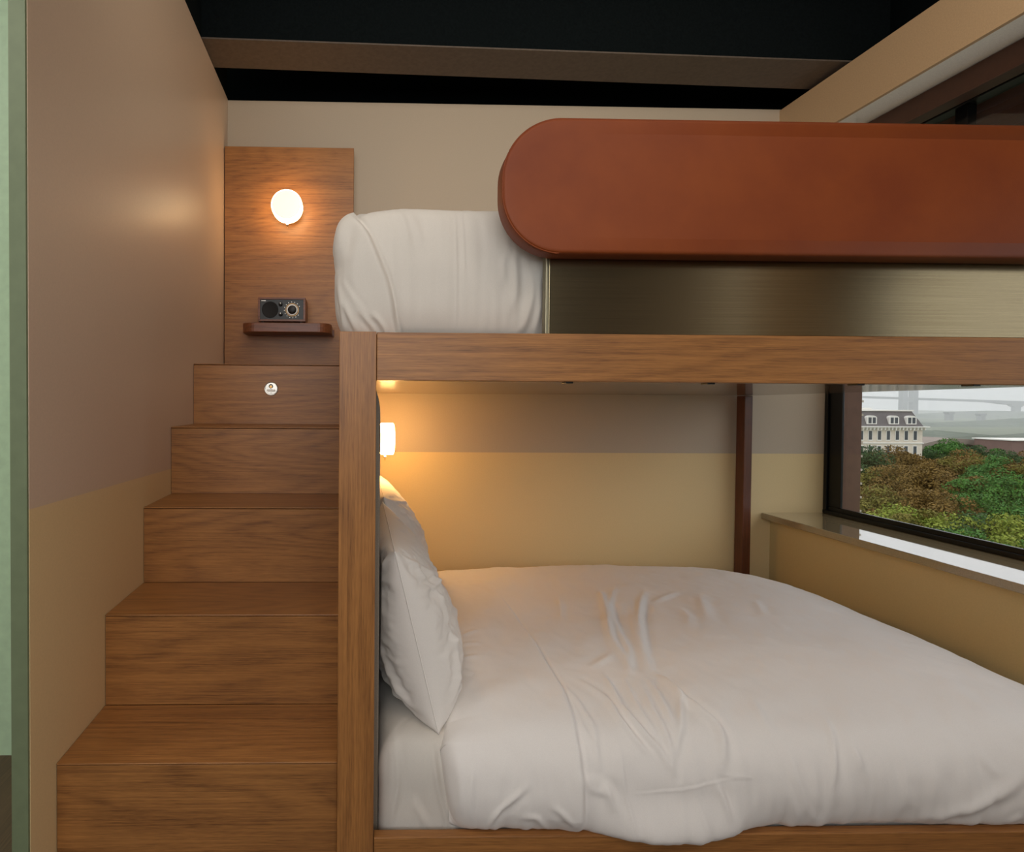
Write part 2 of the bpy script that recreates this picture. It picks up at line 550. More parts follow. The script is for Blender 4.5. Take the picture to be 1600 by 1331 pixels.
# ------------------------------------------------------------------ staircase
st = thing('staircase', 'boxy oak staircase with five steps rising beside the bunk bed', 'staircase', (-0.34, 1.22, 0))
SY = [1.219, 1.454, 1.714, 1.964, 2.229, 2.72]
SZ = [0.0, 0.217, 0.446, 0.670, 0.897, 1.128]
XR = -0.041
WM = ['oak_x', 'oak_x2', 'oak_x', 'oak_x2', 'oak_x']
for k in range(5):
    y0, y1 = SY[k], SY[k + 1]
    z0, z1 = SZ[k], SZ[k + 1]
    # each riser has its own sheet of veneer: the origin shifts the grain
    rz = wood('oak_riser_veneer', 'X', 11.0 + 2.3 * k, figure=1.5, **WD)
    obj('riser', B(XL + 0.001, XR, y0, y0 + 0.022, z0, z1 - 0.0052, 0.0008, 1), rz, st)
    tz = wood('oak_tread_veneer', 'X', 31.0 + 1.9 * k, rough=0.36, figure=1.2, **WD)
    obj('tread', B(XL + 0.001, XR, y0 - 0.0015, y1 - 0.0005 if k < 4 else YB - 0.031, z1 - 0.0036, z1, 0.0014, 2), tz, st)
    if k:
        pass
obj('carcass', (lambda bm: ([box(bm, XL + 0.001, XR, SY[k] + 0.022, 2.715, SZ[k] + 0.0003, SZ[k + 1] - 0.004) for k in range(5)], bm)[-1])(bmesh.new()), M['oak_y'], st)

# round socket plate on the top riser
cx, cy, cz = -0.336, 2.2285, 1.034
so = thing('socket_plate', 'small round silver lock plate on the top riser of the stairs', 'lock', (cx, cy, cz))
bm = lathe(bmesh.new(), [(0, 0), (0.0265, 0), (0.0265, 0.0022), (0.0252, 0.0035), (0.0235, 0.0032), (0.0225, 0.0038), (0, 0.0040)], (cx, cy, cz), (0, -1, 0), 48)
obj('plate', bm, M['silver'], so, smooth=False)
bm = lathe(bmesh.new(), [(0.0045, 0.0038), (0.0045, 0.006), (0.0078, 0.006), (0.0085, 0.0038)], (cx - 0.001, cy, cz + 0.009), (0, -1, 0), 32)
obj('lock_ring', bm, M['black_plastic'], so)
obj('lock_core', lathe(bmesh.new(), [(0, 0.0065), (0.0048, 0.0065), (0.0048, 0.0038)], (cx - 0.001, cy, cz + 0.0075), (0, -1, 0), 24), M['brass'], so)
obj('label_strip', prism(bmesh.new(), rrect(cx - 0.0165, cx + 0.0165, cz - 0.012, cz - 0.003, 0.0035, 4), 'Y', cy - 0.0048, cy - 0.0036), M['white_plastic'], so)
obj('indicator_dot', lathe(bmesh.new(), [(0, 0.0048), (0.0014, 0.0048), (0.0014, 0.0036)], (cx, cy, cz - 0.0165), (0, -1, 0), 12), M['black_plastic'], so)

# ------------------------------------------------------------------ wall panel, lamp, shelf, radio
tag(obj('wall_panel', B(XL + 0.004, -0.028, 2.722, YB - 0.002, 1.1285, 2.174, 0.0015), M['oak_panel'], origin=(-0.32, 2.76, 1.128)),
    'tall oak veneer panel on the back wall above the stairs', 'panel')

def ribbed_lamp(label, base, axis, R, group, sfx=''):
    ax = Vector(axis)
    root = thing('wall_lamp', label, 'lamp', base, group)
    b_ = Vector(base)
    obj('back_plate', lathe(bmesh.new(), [(0, 0.0), (R * .62, 0.0), (R * .62, 0.010), (R * .58, 0.013), (R * .40, 0.014), (R * .40, 0.040), (R * .86, 0.041), (R * .88, 0.046), (0, 0.046)], b_, ax, 48), M['brass'], root)
    sh = obj('lamp_shade', lathe(bmesh.new(), [(0, 0.0465), (R * .95, 0.0465), (R * .99, 0.048), (R, 0.051), (R, 0.098), (R * .99, 0.101), (R * .94, 0.103), (R * .90, 0.1032)], b_, ax, 96, ripple=-0.022), M['lamp_glass' + sfx], root)
    bm = lathe(bmesh.new(), [(R * .90, 0.1032), (R * .84, 0.1050), (R * .5, 0.1062), (0, 0.1068)], b_, ax, 96)
    obj('lamp_lens', bm, M['lamp_face' + sfx], sh)
    up = Vector((0, 0, -1))
    c = b_ + ax * 0.066 + up * (R * 0.985)
    sw = obj('switch', lathe(bmesh.new(), [(0, 0), (0.0042, 0), (0.0042, 0.007), (0.0062, 0.009), (0.0066, 0.0125), (0.005, 0.016), (0, 0.017)], c, up, 16), M['silver'], root, smooth=True)
    obj('switch_tip', lathe(bmesh.new(), [(0, 0.0165), (0.0018, 0.0165), (0.0015, 0.026), (0, 0.027)], c, up, 10), M['brass'], sw)
    return root
ribbed_lamp('glowing round ribbed wall lamp on the oak panel above the shelf', (-0.330, 2.7215, 1.872), (0, -1, 0), 0.070, 'ribbed wall lamps')

bm = prism(bmesh.new(), [(-0.524, 2.7215), (-0.524, 2.625)] + arc(-0.464, 2.625, 0.060, PI, 1.5 * PI, 8) + arc(-0.184, 2.625, 0.060, 1.5 * PI, 2 * PI, 8) + [(-0.124, 2.7215)], 'Z', 1.293, 1.334, 0.002)
shelf = obj('wall_shelf', bm, M['walnut'], origin=(-0.324, 2.7, 1.293))
tag(shelf, 'small brown wooden shelf with rounded corners holding the radio', 'shelf')
obj('wall_cleat', B(-0.50, -0.116, 2.708, 2.7215, 1.290, 1.322, 0.001), M['walnut'], shelf)

rx, ry, rz_ = -0.347, 2.650, 1.3342
ra = thing('radio', 'small wooden table radio with black face on the shelf', 'radio', (rx, ry, rz_))
z0 = rz_ + 0.010
bm = bmesh.new()
box(bm, rx - .106, rx + .106, 2.598, 2.712, z0, z0 + .009, 0.001)
box(bm, rx - .106, rx + .106, 2.598, 2.712, z0 + .098, z0 + .107, 0.001)
box(bm, rx - .106, rx - .097, 2.598, 2.712, z0 + .009, z0 + .098, 0.0008)
box(bm, rx + .097, rx + .106, 2.598, 2.712, z0 + .009, z0 + .098, 0.0008)
cab = obj('cabinet', bm, M['walnut'], ra)
face = obj('face_panel', B(rx - .097, rx + .097, 2.602, 2.708, z0 + .009, z0 + .098), M['charcoal'], ra)
fy = 2.602
zc = z0 + .052
obj('speaker_grille', lathe(bmesh.new(), [(0, 0.001), (0.030, 0.0012), (0.0345, 0.003), (0.0365, 0.003), (0.037, 0)], (rx - .052, fy, zc), (0, -1, 0), 48), M['black_mesh'], face, smooth=True)
for dz in (.024, -.021):
    k = obj('knob', lathe(bmesh.new(), [(0, 0.012), (0.0075, 0.012), (0.0085, 0.010), (0.009, 0)], (rx - .0045, fy, zc + dz), (0, -1, 0), 24), M['black_plastic'], face, smooth=True)
    obj('knob_mark', lathe(bmesh.new(), [(0, 0.0126), (0.002, 0.0126), (0.002, 0.0118)], (rx - .0045, fy, zc + dz + .004), (0, -1, 0), 10), M['silver'], k)
obj('power_light', lathe(bmesh.new(), [(0, 0.002), (0.0022, 0.002), (0.0022, 0)], (rx - .0045, fy, zc + .001), (0, -1, 0), 12), M['black_plastic'], face)
dl = obj('tuning_dial', lathe(bmesh.new(), [(0, 0.016), (0.015, 0.016), (0.0175, 0.014), (0.0185, 0.003), (0.0205, 0.003)], (rx + .047, fy, zc), (0, -1, 0), 40), M['black_plastic'], face, smooth=True)
obj('dial_ring', lathe(bmesh.new(), [(0.0195, 0.0052), (0.0245, 0.0052), (0.0248, 0.0)], (rx + .047, fy, zc), (0, -1, 0), 48), M['white_plastic'], dl)
obj('dial_scale', lathe(bmesh.new(), [(0.0275, 0.0006), (0.0275, 0.0014), (0.0287, 0.0014), (0.0287, 0.0)], (rx + .047, fy, zc), (0, -1, 0), 48), M['brass'], dl)
bm = bmesh.new()
for k in range(14):
    a = PI * 0.15 + k * 2 * PI / 16
    px, pz = rx + .047 + .0355 * math.cos(a), zc + .0355 * math.sin(a)
    box(bm, px - .0013, px + .0013, fy - .0006, fy, pz - .0016, pz + .0016)
obj('scale_marks', bm, M['silver'], dl)
obj('badge', B(rx - .091, rx - .072, fy - .0006, fy, zc + .0385, zc + .0415), M['silver'], face)
for sx_ in (-.085, .085):
    for yy in (2.615, 2.695):
        obj('foot', lathe(bmesh.new(), [(0, 0.0101), (0.008, 0.0101), (0.007, 0), (0, 0)], (rx + sx_, yy, rz_), (0, 0, 1), 16), M['black_plastic'], ra)

# ------------------------------------------------------------------ bunk bed
bb = thing('bunk_bed', 'oak framed bunk bed with leather guard rail and metal side panel', 'bunk bed', (0.0, 1.2, 0))
YF = 1.19
obj('front_post', B(-0.040, 0.0365, YF, YF + 0.06, 0.0, 1.1305, 0.0012), M['oak_z'], bb)
obj('front_beam', B(0.0375, 1.925, YF + 0.0005, YF + 0.045, 1.0305, 1.1295, 0.0012), M['oak_x2'], bb)
obj('bottom_board', B(0.0375, 1.925, YF + 0.0005, YF + 0.024, 0.0, 0.073, 0.002), M['oak_x'], bb)
obj('side_panel', B(-0.0395, 0.018, YF + 0.061, 2.71, 0.0, 1.028), M['oak_y'], bb)
obj('back_post', B(1.852, 1.892, 2.725, 2.785, 0.0, 1.026, 0.003), M['dark_wood'], bb)
# deck: thin glossy board under the upper mattress
bm = bmesh.new()
zz = {(0.0375, YF + .046): 1.0315, (1.90, YF + .046): 1.044, (1.90, 2.76): 1.027, (0.0375, 2.76): 1.0265}
lo = [bm.verts.new((x, y, z)) for (x, y), z in zz.items()]
hi = [bm.verts.new((x, y, 1.075)) for (x, y) in zz]
bm.faces.new(lo)
bm.faces.new(hi[::-1])
for i in range(4):
    bm.faces.new((lo[i], hi[i], hi[(i + 1) % 4], lo[(i + 1) % 4]))
bmesh.ops.recalc_face_normals(bm, faces=bm.faces)
obj('deck', bm, M['deck'], bb)
obj('deck_frame', (lambda bm: (box(bm, -0.035, 0.03, 1.26, 2.76, 1.032, 1.128), box(bm, 1.86, 1.92, 1.24, 2.76, 1.078, 1.128), box(bm, 0.03, 1.86, 2.70, 2.76, 1.078, 1.128), bm)[-1])(bmesh.new()), M['oak_y'], bb)
# grey headboard cushion with a rounded top corner
pts = [(0.0185, 0.03), (0.048, 0.03), (0.048, 0.955)] + arc(0.0185, 0.955, 0.0295, 0, PI / 2, 8, 0.075)[1:]
hb = obj('headboard', prism(bmesh.new(), pts, 'Y', YF + 0.062, 2.70, 0.003), M['headboard'], bb)
# small dark fixings under the beam and deck edge
for fx in (0.44, 0.74, 1.06, 1.31):
    obj('fixing', B(fx - .008, fx + .008, YF + .004, YF + .03, 1.0268, 1.0306, 0.001), M['black_frame'], bb)
# metal side panel
mpn = obj('metal_panel', B(0.3965, 1.925, YF + 0.010, YF + 0.032, 1.1300, 1.40, 0.0012), M['champagne'], bb)
obj('panel_edge', B(0.3895, 0.3960, YF + 0.010, YF + 0.032, 1.1300, 1.40, 0.0015), M['edge_metal'], mpn)
# leather guard: two faces, a piped front seam and stitching on the side
GX0, GX1, GZ0, GZ1, GR = 0.284, 1.95, 1.284, 1.550, 0.118
def guard_outline(d, n=18):
    x0, z0, z1, r = GX0 + d, GZ0 + d, GZ1 - d, GR - d
    return [(GX1, z0)] + [(GX1, z1)] + arc(x0 + r, z1 - r, r, PI / 2, PI, n) + arc(x0 + r, z0 + r, r, PI, 1.5 * PI, n)
GY0, GY1 = 1.142, 1.1985
bm = bmesh.new()
loops = []
for d, y in ((0.030, GY0 - 0.0006), (0.008, GY0 - 0.0004), (0.0035, GY0 + 0.0002), (0.0012, GY0 + 0.0018), (0.0, GY0 + 0.005), (0.0, GY0 + 0.02), (0.0008, GY1 - 0.006), (0.006, GY1)):
    loops.append([bm.verts.new((p[0], y, p[1])) for p in guard_outline(d)])
n_ = len(loops[0])
for a, b_ in zip(loops, loops[1:]):
    for i in range(n_):
        bm.faces.new((a[i], b_[i], b_[(i + 1) % n_], a[(i + 1) % n_]))
bm.faces.new(loops[0])
bm.faces.new(loops[-1][::-1])
bmesh.ops.recalc_face_normals(bm, faces=bm.faces)
gd = obj('leather_guard', bm, M['leather'], bb, smooth=True)
for p in gd.data.polygons:
    if len(p.vertices) > 4:
        p.use_smooth = False
seam = [(p[0], GY0 + 0.0035, p[1]) for p in guard_outline(0.0002, 40)[1:]] + [(0.39, GY0 + 0.0035, GZ0 + 0.0002)]
obj('piping', tube(bmesh.new(), seam, 0.0016, 8), M['leather'], gd, smooth=True)
bm = bmesh.new()
ol = [Vector((p[0], 0, p[1])) for p in guard_outline(-0.0002, 60)[2:]]
acc = 0
for a, b_ in zip(ol, ol[1:]):
    seg = (b_ - a)
    L = seg.length
    t_ = 0.0
    while t_ < L:
        if (acc + t_) % 0.006 < 0.004:
            p = a + seg * (t_ / L)
            q = a + seg * min(1, (t_ + 0.0012) / L)
            tube(bm, [(p.x, GY0 + 0.011, p.z), (q.x, GY0 + 0.011, q.z)], 0.00055, 5)
        t_ += 0.0012
    acc += L
obj('stitching', bm, M['stitch'], gd)

# lower bunk lamp
ribbed_lamp('glowing ribbed wall lamp at the head of the lower bunk', (0.0485, 2.46, 0.828), (1, 0, 0), 0.067, 'ribbed wall lamps', '_b')

# ------------------------------------------------------------------ bed linen
def seg_dist(P, poly):
    """P (n,2), poly (m,2): distance, signed side, position 0..1 along the line of the nearest point."""
    A = np.asarray(poly, float)
    best = np.full(len(P), 1e9)
    side = np.zeros(len(P))
    par = np.zeros(len(P))
    L = np.linalg.norm(A[1:] - A[:-1], axis=1)
    tot = L.sum()
    acc = 0.0
    for i in range(len(A) - 1):
        a, d = A[i], A[i + 1] - A[i]
        if L[i] < 1e-7:
            continue
        s = np.clip(((P - a) @ d) / (L[i] ** 2), 0, 1)
        q = P - (a + s[:, None] * d)
        dd = np.hypot(q[:, 0], q[:, 1])
        cr = d[0] * q[:, 1] - d[1] * q[:, 0]
        m_ = dd < best
        best[m_] = dd[m_]
        side[m_] = np.sign(cr[m_])
        par[m_] = ((acc + s * L[i]) / tot)[m_]
        acc += L[i]
    return best, side, par

def smooth_line(poly, n=8):
    A = np.asarray(poly, float)
    out = []
    for i in range(len(A) - 1):
        p0, p1, p2, p3 = A[max(i - 1, 0)], A[i], A[i + 1], A[min(i + 2, len(A) - 1)]
        for k in range(n):
            t = k / n
            out.append(0.5 * ((2 * p1) + (-p0 + p2) * t + (2 * p0 - 5 * p1 + 4 * p2 - p3) * t * t + (-p0 + 3 * p1 - 3 * p2 + p3) * t ** 3))
    out.append(A[-1])
    return np.array(out)

def crease(P, poly, amp, w, taper=0.5, asym=0.6):
    d, s, t = seg_dist(P, smooth_line(poly, 4))
    tp = np.clip(np.sin(np.pi * np.clip(t, 0.02, 0.98)), 0, 1) ** taper
    sd = d * s
    return tp * amp * (np.exp(-(sd / w) ** 2) - asym * np.exp(-((sd - 1.9 * w) / (1.1 * w)) ** 2))

def step(P, poly, h, w, reach):
    d, s, t = seg_dist(P, smooth_line(poly, 6))
    sd = d * s
    up = 1 / (1 + np.exp(-np.clip(sd / w, -30, 30)))
    return h * up * np.exp(-np.maximum(sd, 0) / reach) - 0.35 * h * np.exp(-((sd + 2.2 * w) / (2 * w)) ** 2), t

def nz(P, sx_, sy_, seed, octaves=2):
    out = np.empty(len(P))
    for i, (a, b_) in enumerate(P):
        out[i] = noise.fractal(Vector((a * sx_ + seed, b_ * sy_ - seed, seed * .37)), 0.6, 2.0, octaves)
    return out

def grid_mesh(name, V, nu, nv, mat, parent=None, wrap_u=False, origin=None):
    f = []
    for j in range(nv - 1):
        for i in range(nu - (0 if wrap_u else 1)):
            i2 = (i + 1) % nu
            f.append((j * nu + i, j * nu + i2, (j + 1) * nu + i2, (j + 1) * nu + i))
    base = Vector(origin) if origin is not None else wloc(parent)
    me = bpy.data.meshes.new(name)
    me.from_pydata((V - np.array(base)).tolist(), [], f)
    bm = bmesh.new()
    bm.from_mesh(me)
    bmesh.ops.recalc_face_normals(bm, faces=bm.faces)
    bm.to_mesh(me)
    bm.free()
    o = link(name, me, mat, parent, True)
    o.location = base - wloc(parent)
    return o

def normals(V, nu, nv):
    G = V.reshape(nv, nu, 3)
    du = np.gradient(G, axis=1)
    dv = np.gradient(G, axis=0)
    n = np.cross(du, dv)
    n /= np.linalg.norm(n, axis=2, keepdims=True) + 1e-12
    return n.reshape(-1, 3)

# lines of the folds, in metres in the room
FOLDS = {
 'step': [(0.489, 2.163, 0.316), (0.495, 1.943, 0.318), (0.493, 1.611, 0.313), (0.493, 1.399, 0.307), (0.486, 1.283, 0.29), (0.477, 1.219, 0.255), (0.475, 1.183, 0.168), (0.478, 1.2, 0.069)] ,
 'a': [(0.852, 2.009, 0.318), (0.784, 1.798, 0.317), (0.722, 1.61, 0.313), (0.705, 1.495, 0.311), (0.69, 1.428, 0.308)] ,
 'a2': [(0.919, 2.03, 0.318), (0.823, 1.853, 0.317), (0.759, 1.653, 0.314), (0.739, 1.531, 0.312), (0.671, 1.397, 0.307)] ,
 'a3': [(1.012, 2.008, 0.318), (0.887, 1.798, 0.317), (0.81, 1.61, 0.313), (0.755, 1.46, 0.309), (0.734, 1.397, 0.307)] ,
 'a4': [(0.906, 1.881, 0.318), (0.817, 1.675, 0.315), (0.765, 1.531, 0.312), (0.723, 1.412, 0.307)] ,
 'b': [(0.755, 1.412, 0.307), (0.758, 1.331, 0.3), (0.774, 1.281, 0.289), (0.789, 1.252, 0.279), (0.792, 1.227, 0.262), (0.782, 1.203, 0.235), (0.774, 1.193, 0.214)] ,
 'c': [(0.62, 1.398, 0.307), (0.607, 1.301, 0.294), (0.621, 1.238, 0.271), (0.648, 1.207, 0.24), (0.667, 1.191, 0.209)] ,
 'c2': [(0.584, 1.333, 0.3), (0.584, 1.265, 0.284), (0.605, 1.219, 0.254), (0.631, 1.201, 0.23)] ,
 'c3': [(0.681, 1.344, 0.302), (0.672, 1.282, 0.29), (0.672, 1.227, 0.263), (0.668, 1.198, 0.225), (0.667, 1.189, 0.203)] ,
 'c4': [(0.66, 1.398, 0.307), (0.643, 1.282, 0.29), (0.651, 1.227, 0.263), (0.653, 1.204, 0.235)] ,
 'd': [(0.495, 1.258, 0.282), (0.504, 1.228, 0.263), (0.516, 1.204, 0.236)] ,
 'd2': [(0.511, 1.322, 0.299), (0.52, 1.251, 0.278), (0.517, 1.219, 0.254), (0.513, 1.194, 0.215)] ,
 'd3': [(0.469, 1.188, 0.198), (0.501, 1.184, 0.174), (0.528, 1.183, 0.167), (0.541, 1.182, 0.128)] ,
 'e': [(0.563, 1.219, 0.254), (0.563, 1.187, 0.192), (0.575, 1.182, 0.127), (0.59, 1.189, 0.087)] ,
 'e2': [(0.757, 1.185, 0.185), (0.772, 1.182, 0.153), (0.784, 1.183, 0.111)] ,
 'e3': [(0.712, 1.185, 0.179), (0.72, 1.181, 0.133), (0.737, 1.19, 0.085)] ,
 'f': [(0.36, 1.186, 0.187), (0.319, 1.182, 0.15), (0.286, 1.182, 0.116), (0.272, 1.2, 0.071)] ,
 'f2': [(0.319, 1.212, 0.246), (0.307, 1.19, 0.205), (0.299, 1.183, 0.169)] ,
 'f3': [(0.462, 1.186, 0.098), (0.433, 1.182, 0.129), (0.409, 1.182, 0.145)] ,
 'f4': [(0.413, 1.2, 0.074), (0.38, 1.183, 0.115), (0.346, 1.182, 0.122)] ,
 'f5': [(0.248, 1.199, 0.227), (0.234, 1.183, 0.169), (0.23, 1.185, 0.101)] ,
 'f6': [(0.192, 1.185, 0.101), (0.207, 1.182, 0.157), (0.213, 1.187, 0.194)] ,
 'g': [(1.055, 1.263, 0.283), (1.039, 1.226, 0.261), (1.019, 1.197, 0.223), (1.006, 1.184, 0.177), (1.012, 1.181, 0.137)] ,
 'g2': [(1.071, 1.213, 0.248), (1.074, 1.2, 0.228), (1.073, 1.19, 0.206)] ,
 'g3': [(0.93, 1.203, 0.234), (0.938, 1.184, 0.177), (0.957, 1.182, 0.124), (0.99, 1.187, 0.092)] ,
 'g4': [(0.895, 1.193, 0.213), (0.916, 1.182, 0.152), (0.939, 1.185, 0.101)] ,
 'g5': [(0.968, 1.197, 0.223), (0.971, 1.183, 0.164), (0.986, 1.183, 0.109)] ,
 'h': [(1.428, 1.19, 0.204), (1.365, 1.183, 0.161), (1.282, 1.182, 0.121), (1.203, 1.185, 0.098)] ,
 'h2': [(1.369, 1.187, 0.193), (1.351, 1.196, 0.221), (1.343, 1.205, 0.237)] ,
 'h3': [(1.422, 1.183, 0.112), (1.396, 1.19, 0.087)] ,
 'h4': [(1.161, 1.187, 0.194), (1.171, 1.182, 0.156), (1.185, 1.182, 0.122)] ,
 'i': [(1.187, 1.974, 0.318), (1.114, 1.824, 0.317), (1.051, 1.697, 0.315)] ,
 'i2': [(1.346, 1.91, 0.318), (1.265, 1.77, 0.316)] ,
 'k1': [(0.301, 1.655, 0.314), (0.352, 1.678, 0.315)] ,
 'k2': [(0.29, 1.592, 0.313), (0.345, 1.6, 0.313)] ,
 'k3': [(0.278, 1.526, 0.311), (0.324, 1.515, 0.311)] ,
 'k4': [(0.265, 1.47, 0.31), (0.293, 1.431, 0.308)] ,
 'l': [(0.591, 1.445, 0.309), (0.654, 1.495, 0.311), (0.695, 1.531, 0.312)] ,
 'm': [(0.569, 1.183, 0.167), (0.664, 1.184, 0.176), (0.747, 1.186, 0.188), (0.816, 1.188, 0.199)] ,
 'n': [(0.492, 1.975, 0.318), (0.471, 2.082, 0.317), (0.428, 2.163, 0.316)] ,
 'p': [(0.54, 1.398, 0.307), (0.576, 1.333, 0.3), (0.588, 1.273, 0.287)] ,
 'x1': [(0.715, 1.391, 0.306), (0.707, 1.321, 0.298), (0.699, 1.265, 0.284), (0.689, 1.227, 0.263)] ,
 'x5': [(0.755, 1.397, 0.307), (0.752, 1.32, 0.298), (0.716, 1.25, 0.278), (0.684, 1.211, 0.245), (0.671, 1.193, 0.214)] ,
 'x6': [(0.617, 1.428, 0.308), (0.61, 1.357, 0.303), (0.604, 1.311, 0.297)] ,
 's5': [(0.469, 1.188, 0.198), (0.515, 1.186, 0.186), (0.535, 1.183, 0.161), (0.548, 1.182, 0.121)] ,
 's6': [(0.844, 1.188, 0.196), (0.803, 1.189, 0.2), (0.762, 1.189, 0.202)] ,
 's7': [(0.758, 1.186, 0.191), (0.77, 1.182, 0.159), (0.779, 1.182, 0.126)] ,
 's8': [(0.692, 1.975, 0.318), (0.651, 1.826, 0.317), (0.621, 1.723, 0.315)] ,
 's9': [(1.05, 1.852, 0.317), (1.025, 1.771, 0.316), (0.98, 1.675, 0.315)] ,
 's10': [(0.926, 1.33, 0.3), (0.91, 1.264, 0.284), (0.899, 1.218, 0.253)] ,
 's11': [(1.138, 2.008, 0.318), (1.056, 1.942, 0.318), (0.981, 1.881, 0.318)] ,
 'q': [(0.491, 1.393, 0.306), (0.511, 1.322, 0.299), (0.518, 1.282, 0.29)] ,
 'foldm': [(-0.012, 1.24, 1.393), (0.018, 1.24, 1.346), (0.039, 1.24, 1.298), (0.06, 1.24, 1.244), (0.07, 1.24, 1.203), (0.077, 1.24, 1.162), (0.086, 1.24, 1.134)] ,
 'v1': [(0.209, 1.24, 1.412), (0.208, 1.24, 1.328), (0.21, 1.24, 1.138)] ,
 'v2': [(0.223, 1.24, 1.413), (0.225, 1.24, 1.3), (0.227, 1.24, 1.246)] ,
 'v3': [(0.077, 1.24, 1.405), (0.096, 1.24, 1.374), (0.108, 1.24, 1.313)] ,
 'v4': [(0.097, 1.24, 1.408), (0.118, 1.24, 1.368), (0.135, 1.24, 1.327)] ,
 't1': [(-0.029, 1.24, 1.14), (-0.036, 1.24, 1.188), (-0.043, 1.24, 1.243)] ,
 't2': [(-0.001, 1.24, 1.136), (-0.018, 1.24, 1.168), (-0.032, 1.24, 1.202)] ,
 't3': [(0.061, 1.24, 1.137), (0.043, 1.24, 1.162), (0.026, 1.24, 1.175)] ,
 't4': [(0.04, 1.24, 1.137), (0.019, 1.24, 1.161), (-0.001, 1.24, 1.182)] ,
 'r1': [(0.329, 1.24, 1.302), (0.336, 1.24, 1.233), (0.33, 1.24, 1.192)] ,
 'r2': [(0.368, 1.24, 1.275), (0.371, 1.24, 1.22), (0.361, 1.24, 1.164), (0.347, 1.24, 1.139)] ,
 'r3': [(0.385, 1.24, 1.261), (0.388, 1.24, 1.192), (0.379, 1.24, 1.14)] ,
 'r4': [(0.308, 1.24, 1.301), (0.31, 1.24, 1.246)] ,
 'w': [(-0.036, 1.24, 1.25), (-0.008, 1.24, 1.202), (0.019, 1.24, 1.175)] ,
 'tip': [(-0.019, 1.24, 1.40), (-0.03, 1.24, 1.36), (-0.045, 1.24, 1.30)],
 's1': [(.085,1.2,.25),(.09,1.2,.16),(.075,1.2,.07)],
 's2': [(.165,1.2,.235),(.178,1.2,.15),(.197,1.2,.07)],
 's3': [(.125,1.2,.12),(.14,1.2,.09),(.15,1.2,.065)],

}
DUVET_STYLE = {  # amplitude, width
    'a': (.015, .011), 'a2': (.010, .009), 'a3': (.014, .010), 'a4': (.006, .008), 'b': (.019, .009), 'c': (.013, .007),
    'c2': (.011, .0065), 'c3': (.010, .0065), 'c4': (.005, .005), 'd': (.004, .005), 'd2': (.006, .006), 'd3': (.005, .009),
    'e': (.0035, .0035), 'e2': (.005, .006), 'e3': (.003, .006), 'f': (.006, .006), 'f2': (.002, .008), 'f3': (.005, .006),
    'f4': (.005, .007), 'f5': (.003, .007), 'f6': (.003, .007), 'g': (.007, .007), 'g2': (.006, .007), 'g3': (.004, .009),
    'g4': (.003, .008), 'g5': (.003, .008), 'h': (.010, .014), 'h2': (.004, .008), 'h3': (.005, .010), 'h4': (.003, .009),
    'i': (.007, .016), 'i2': (.005, .012), 'k1': (.005, .009), 'k2': (.005, .009), 'k3': (.005, .009), 'k4': (.004, .009),
    'l': (.006, .011), 'm': (.0016, .0022), 'n': (.003, .012), 'p': (.007, .009), 'q': (.004, .007),
    'x1': (.010, .007), 'x5': (.010, .007), 'x6': (.004, .007), 's5': (.004, .008), 's6': (.0014, .004), 's7': (.004, .006),
    's8': (.004, .010), 's9': (.005, .012), 's10': (.004, .010), 's11': (.005, .010)}

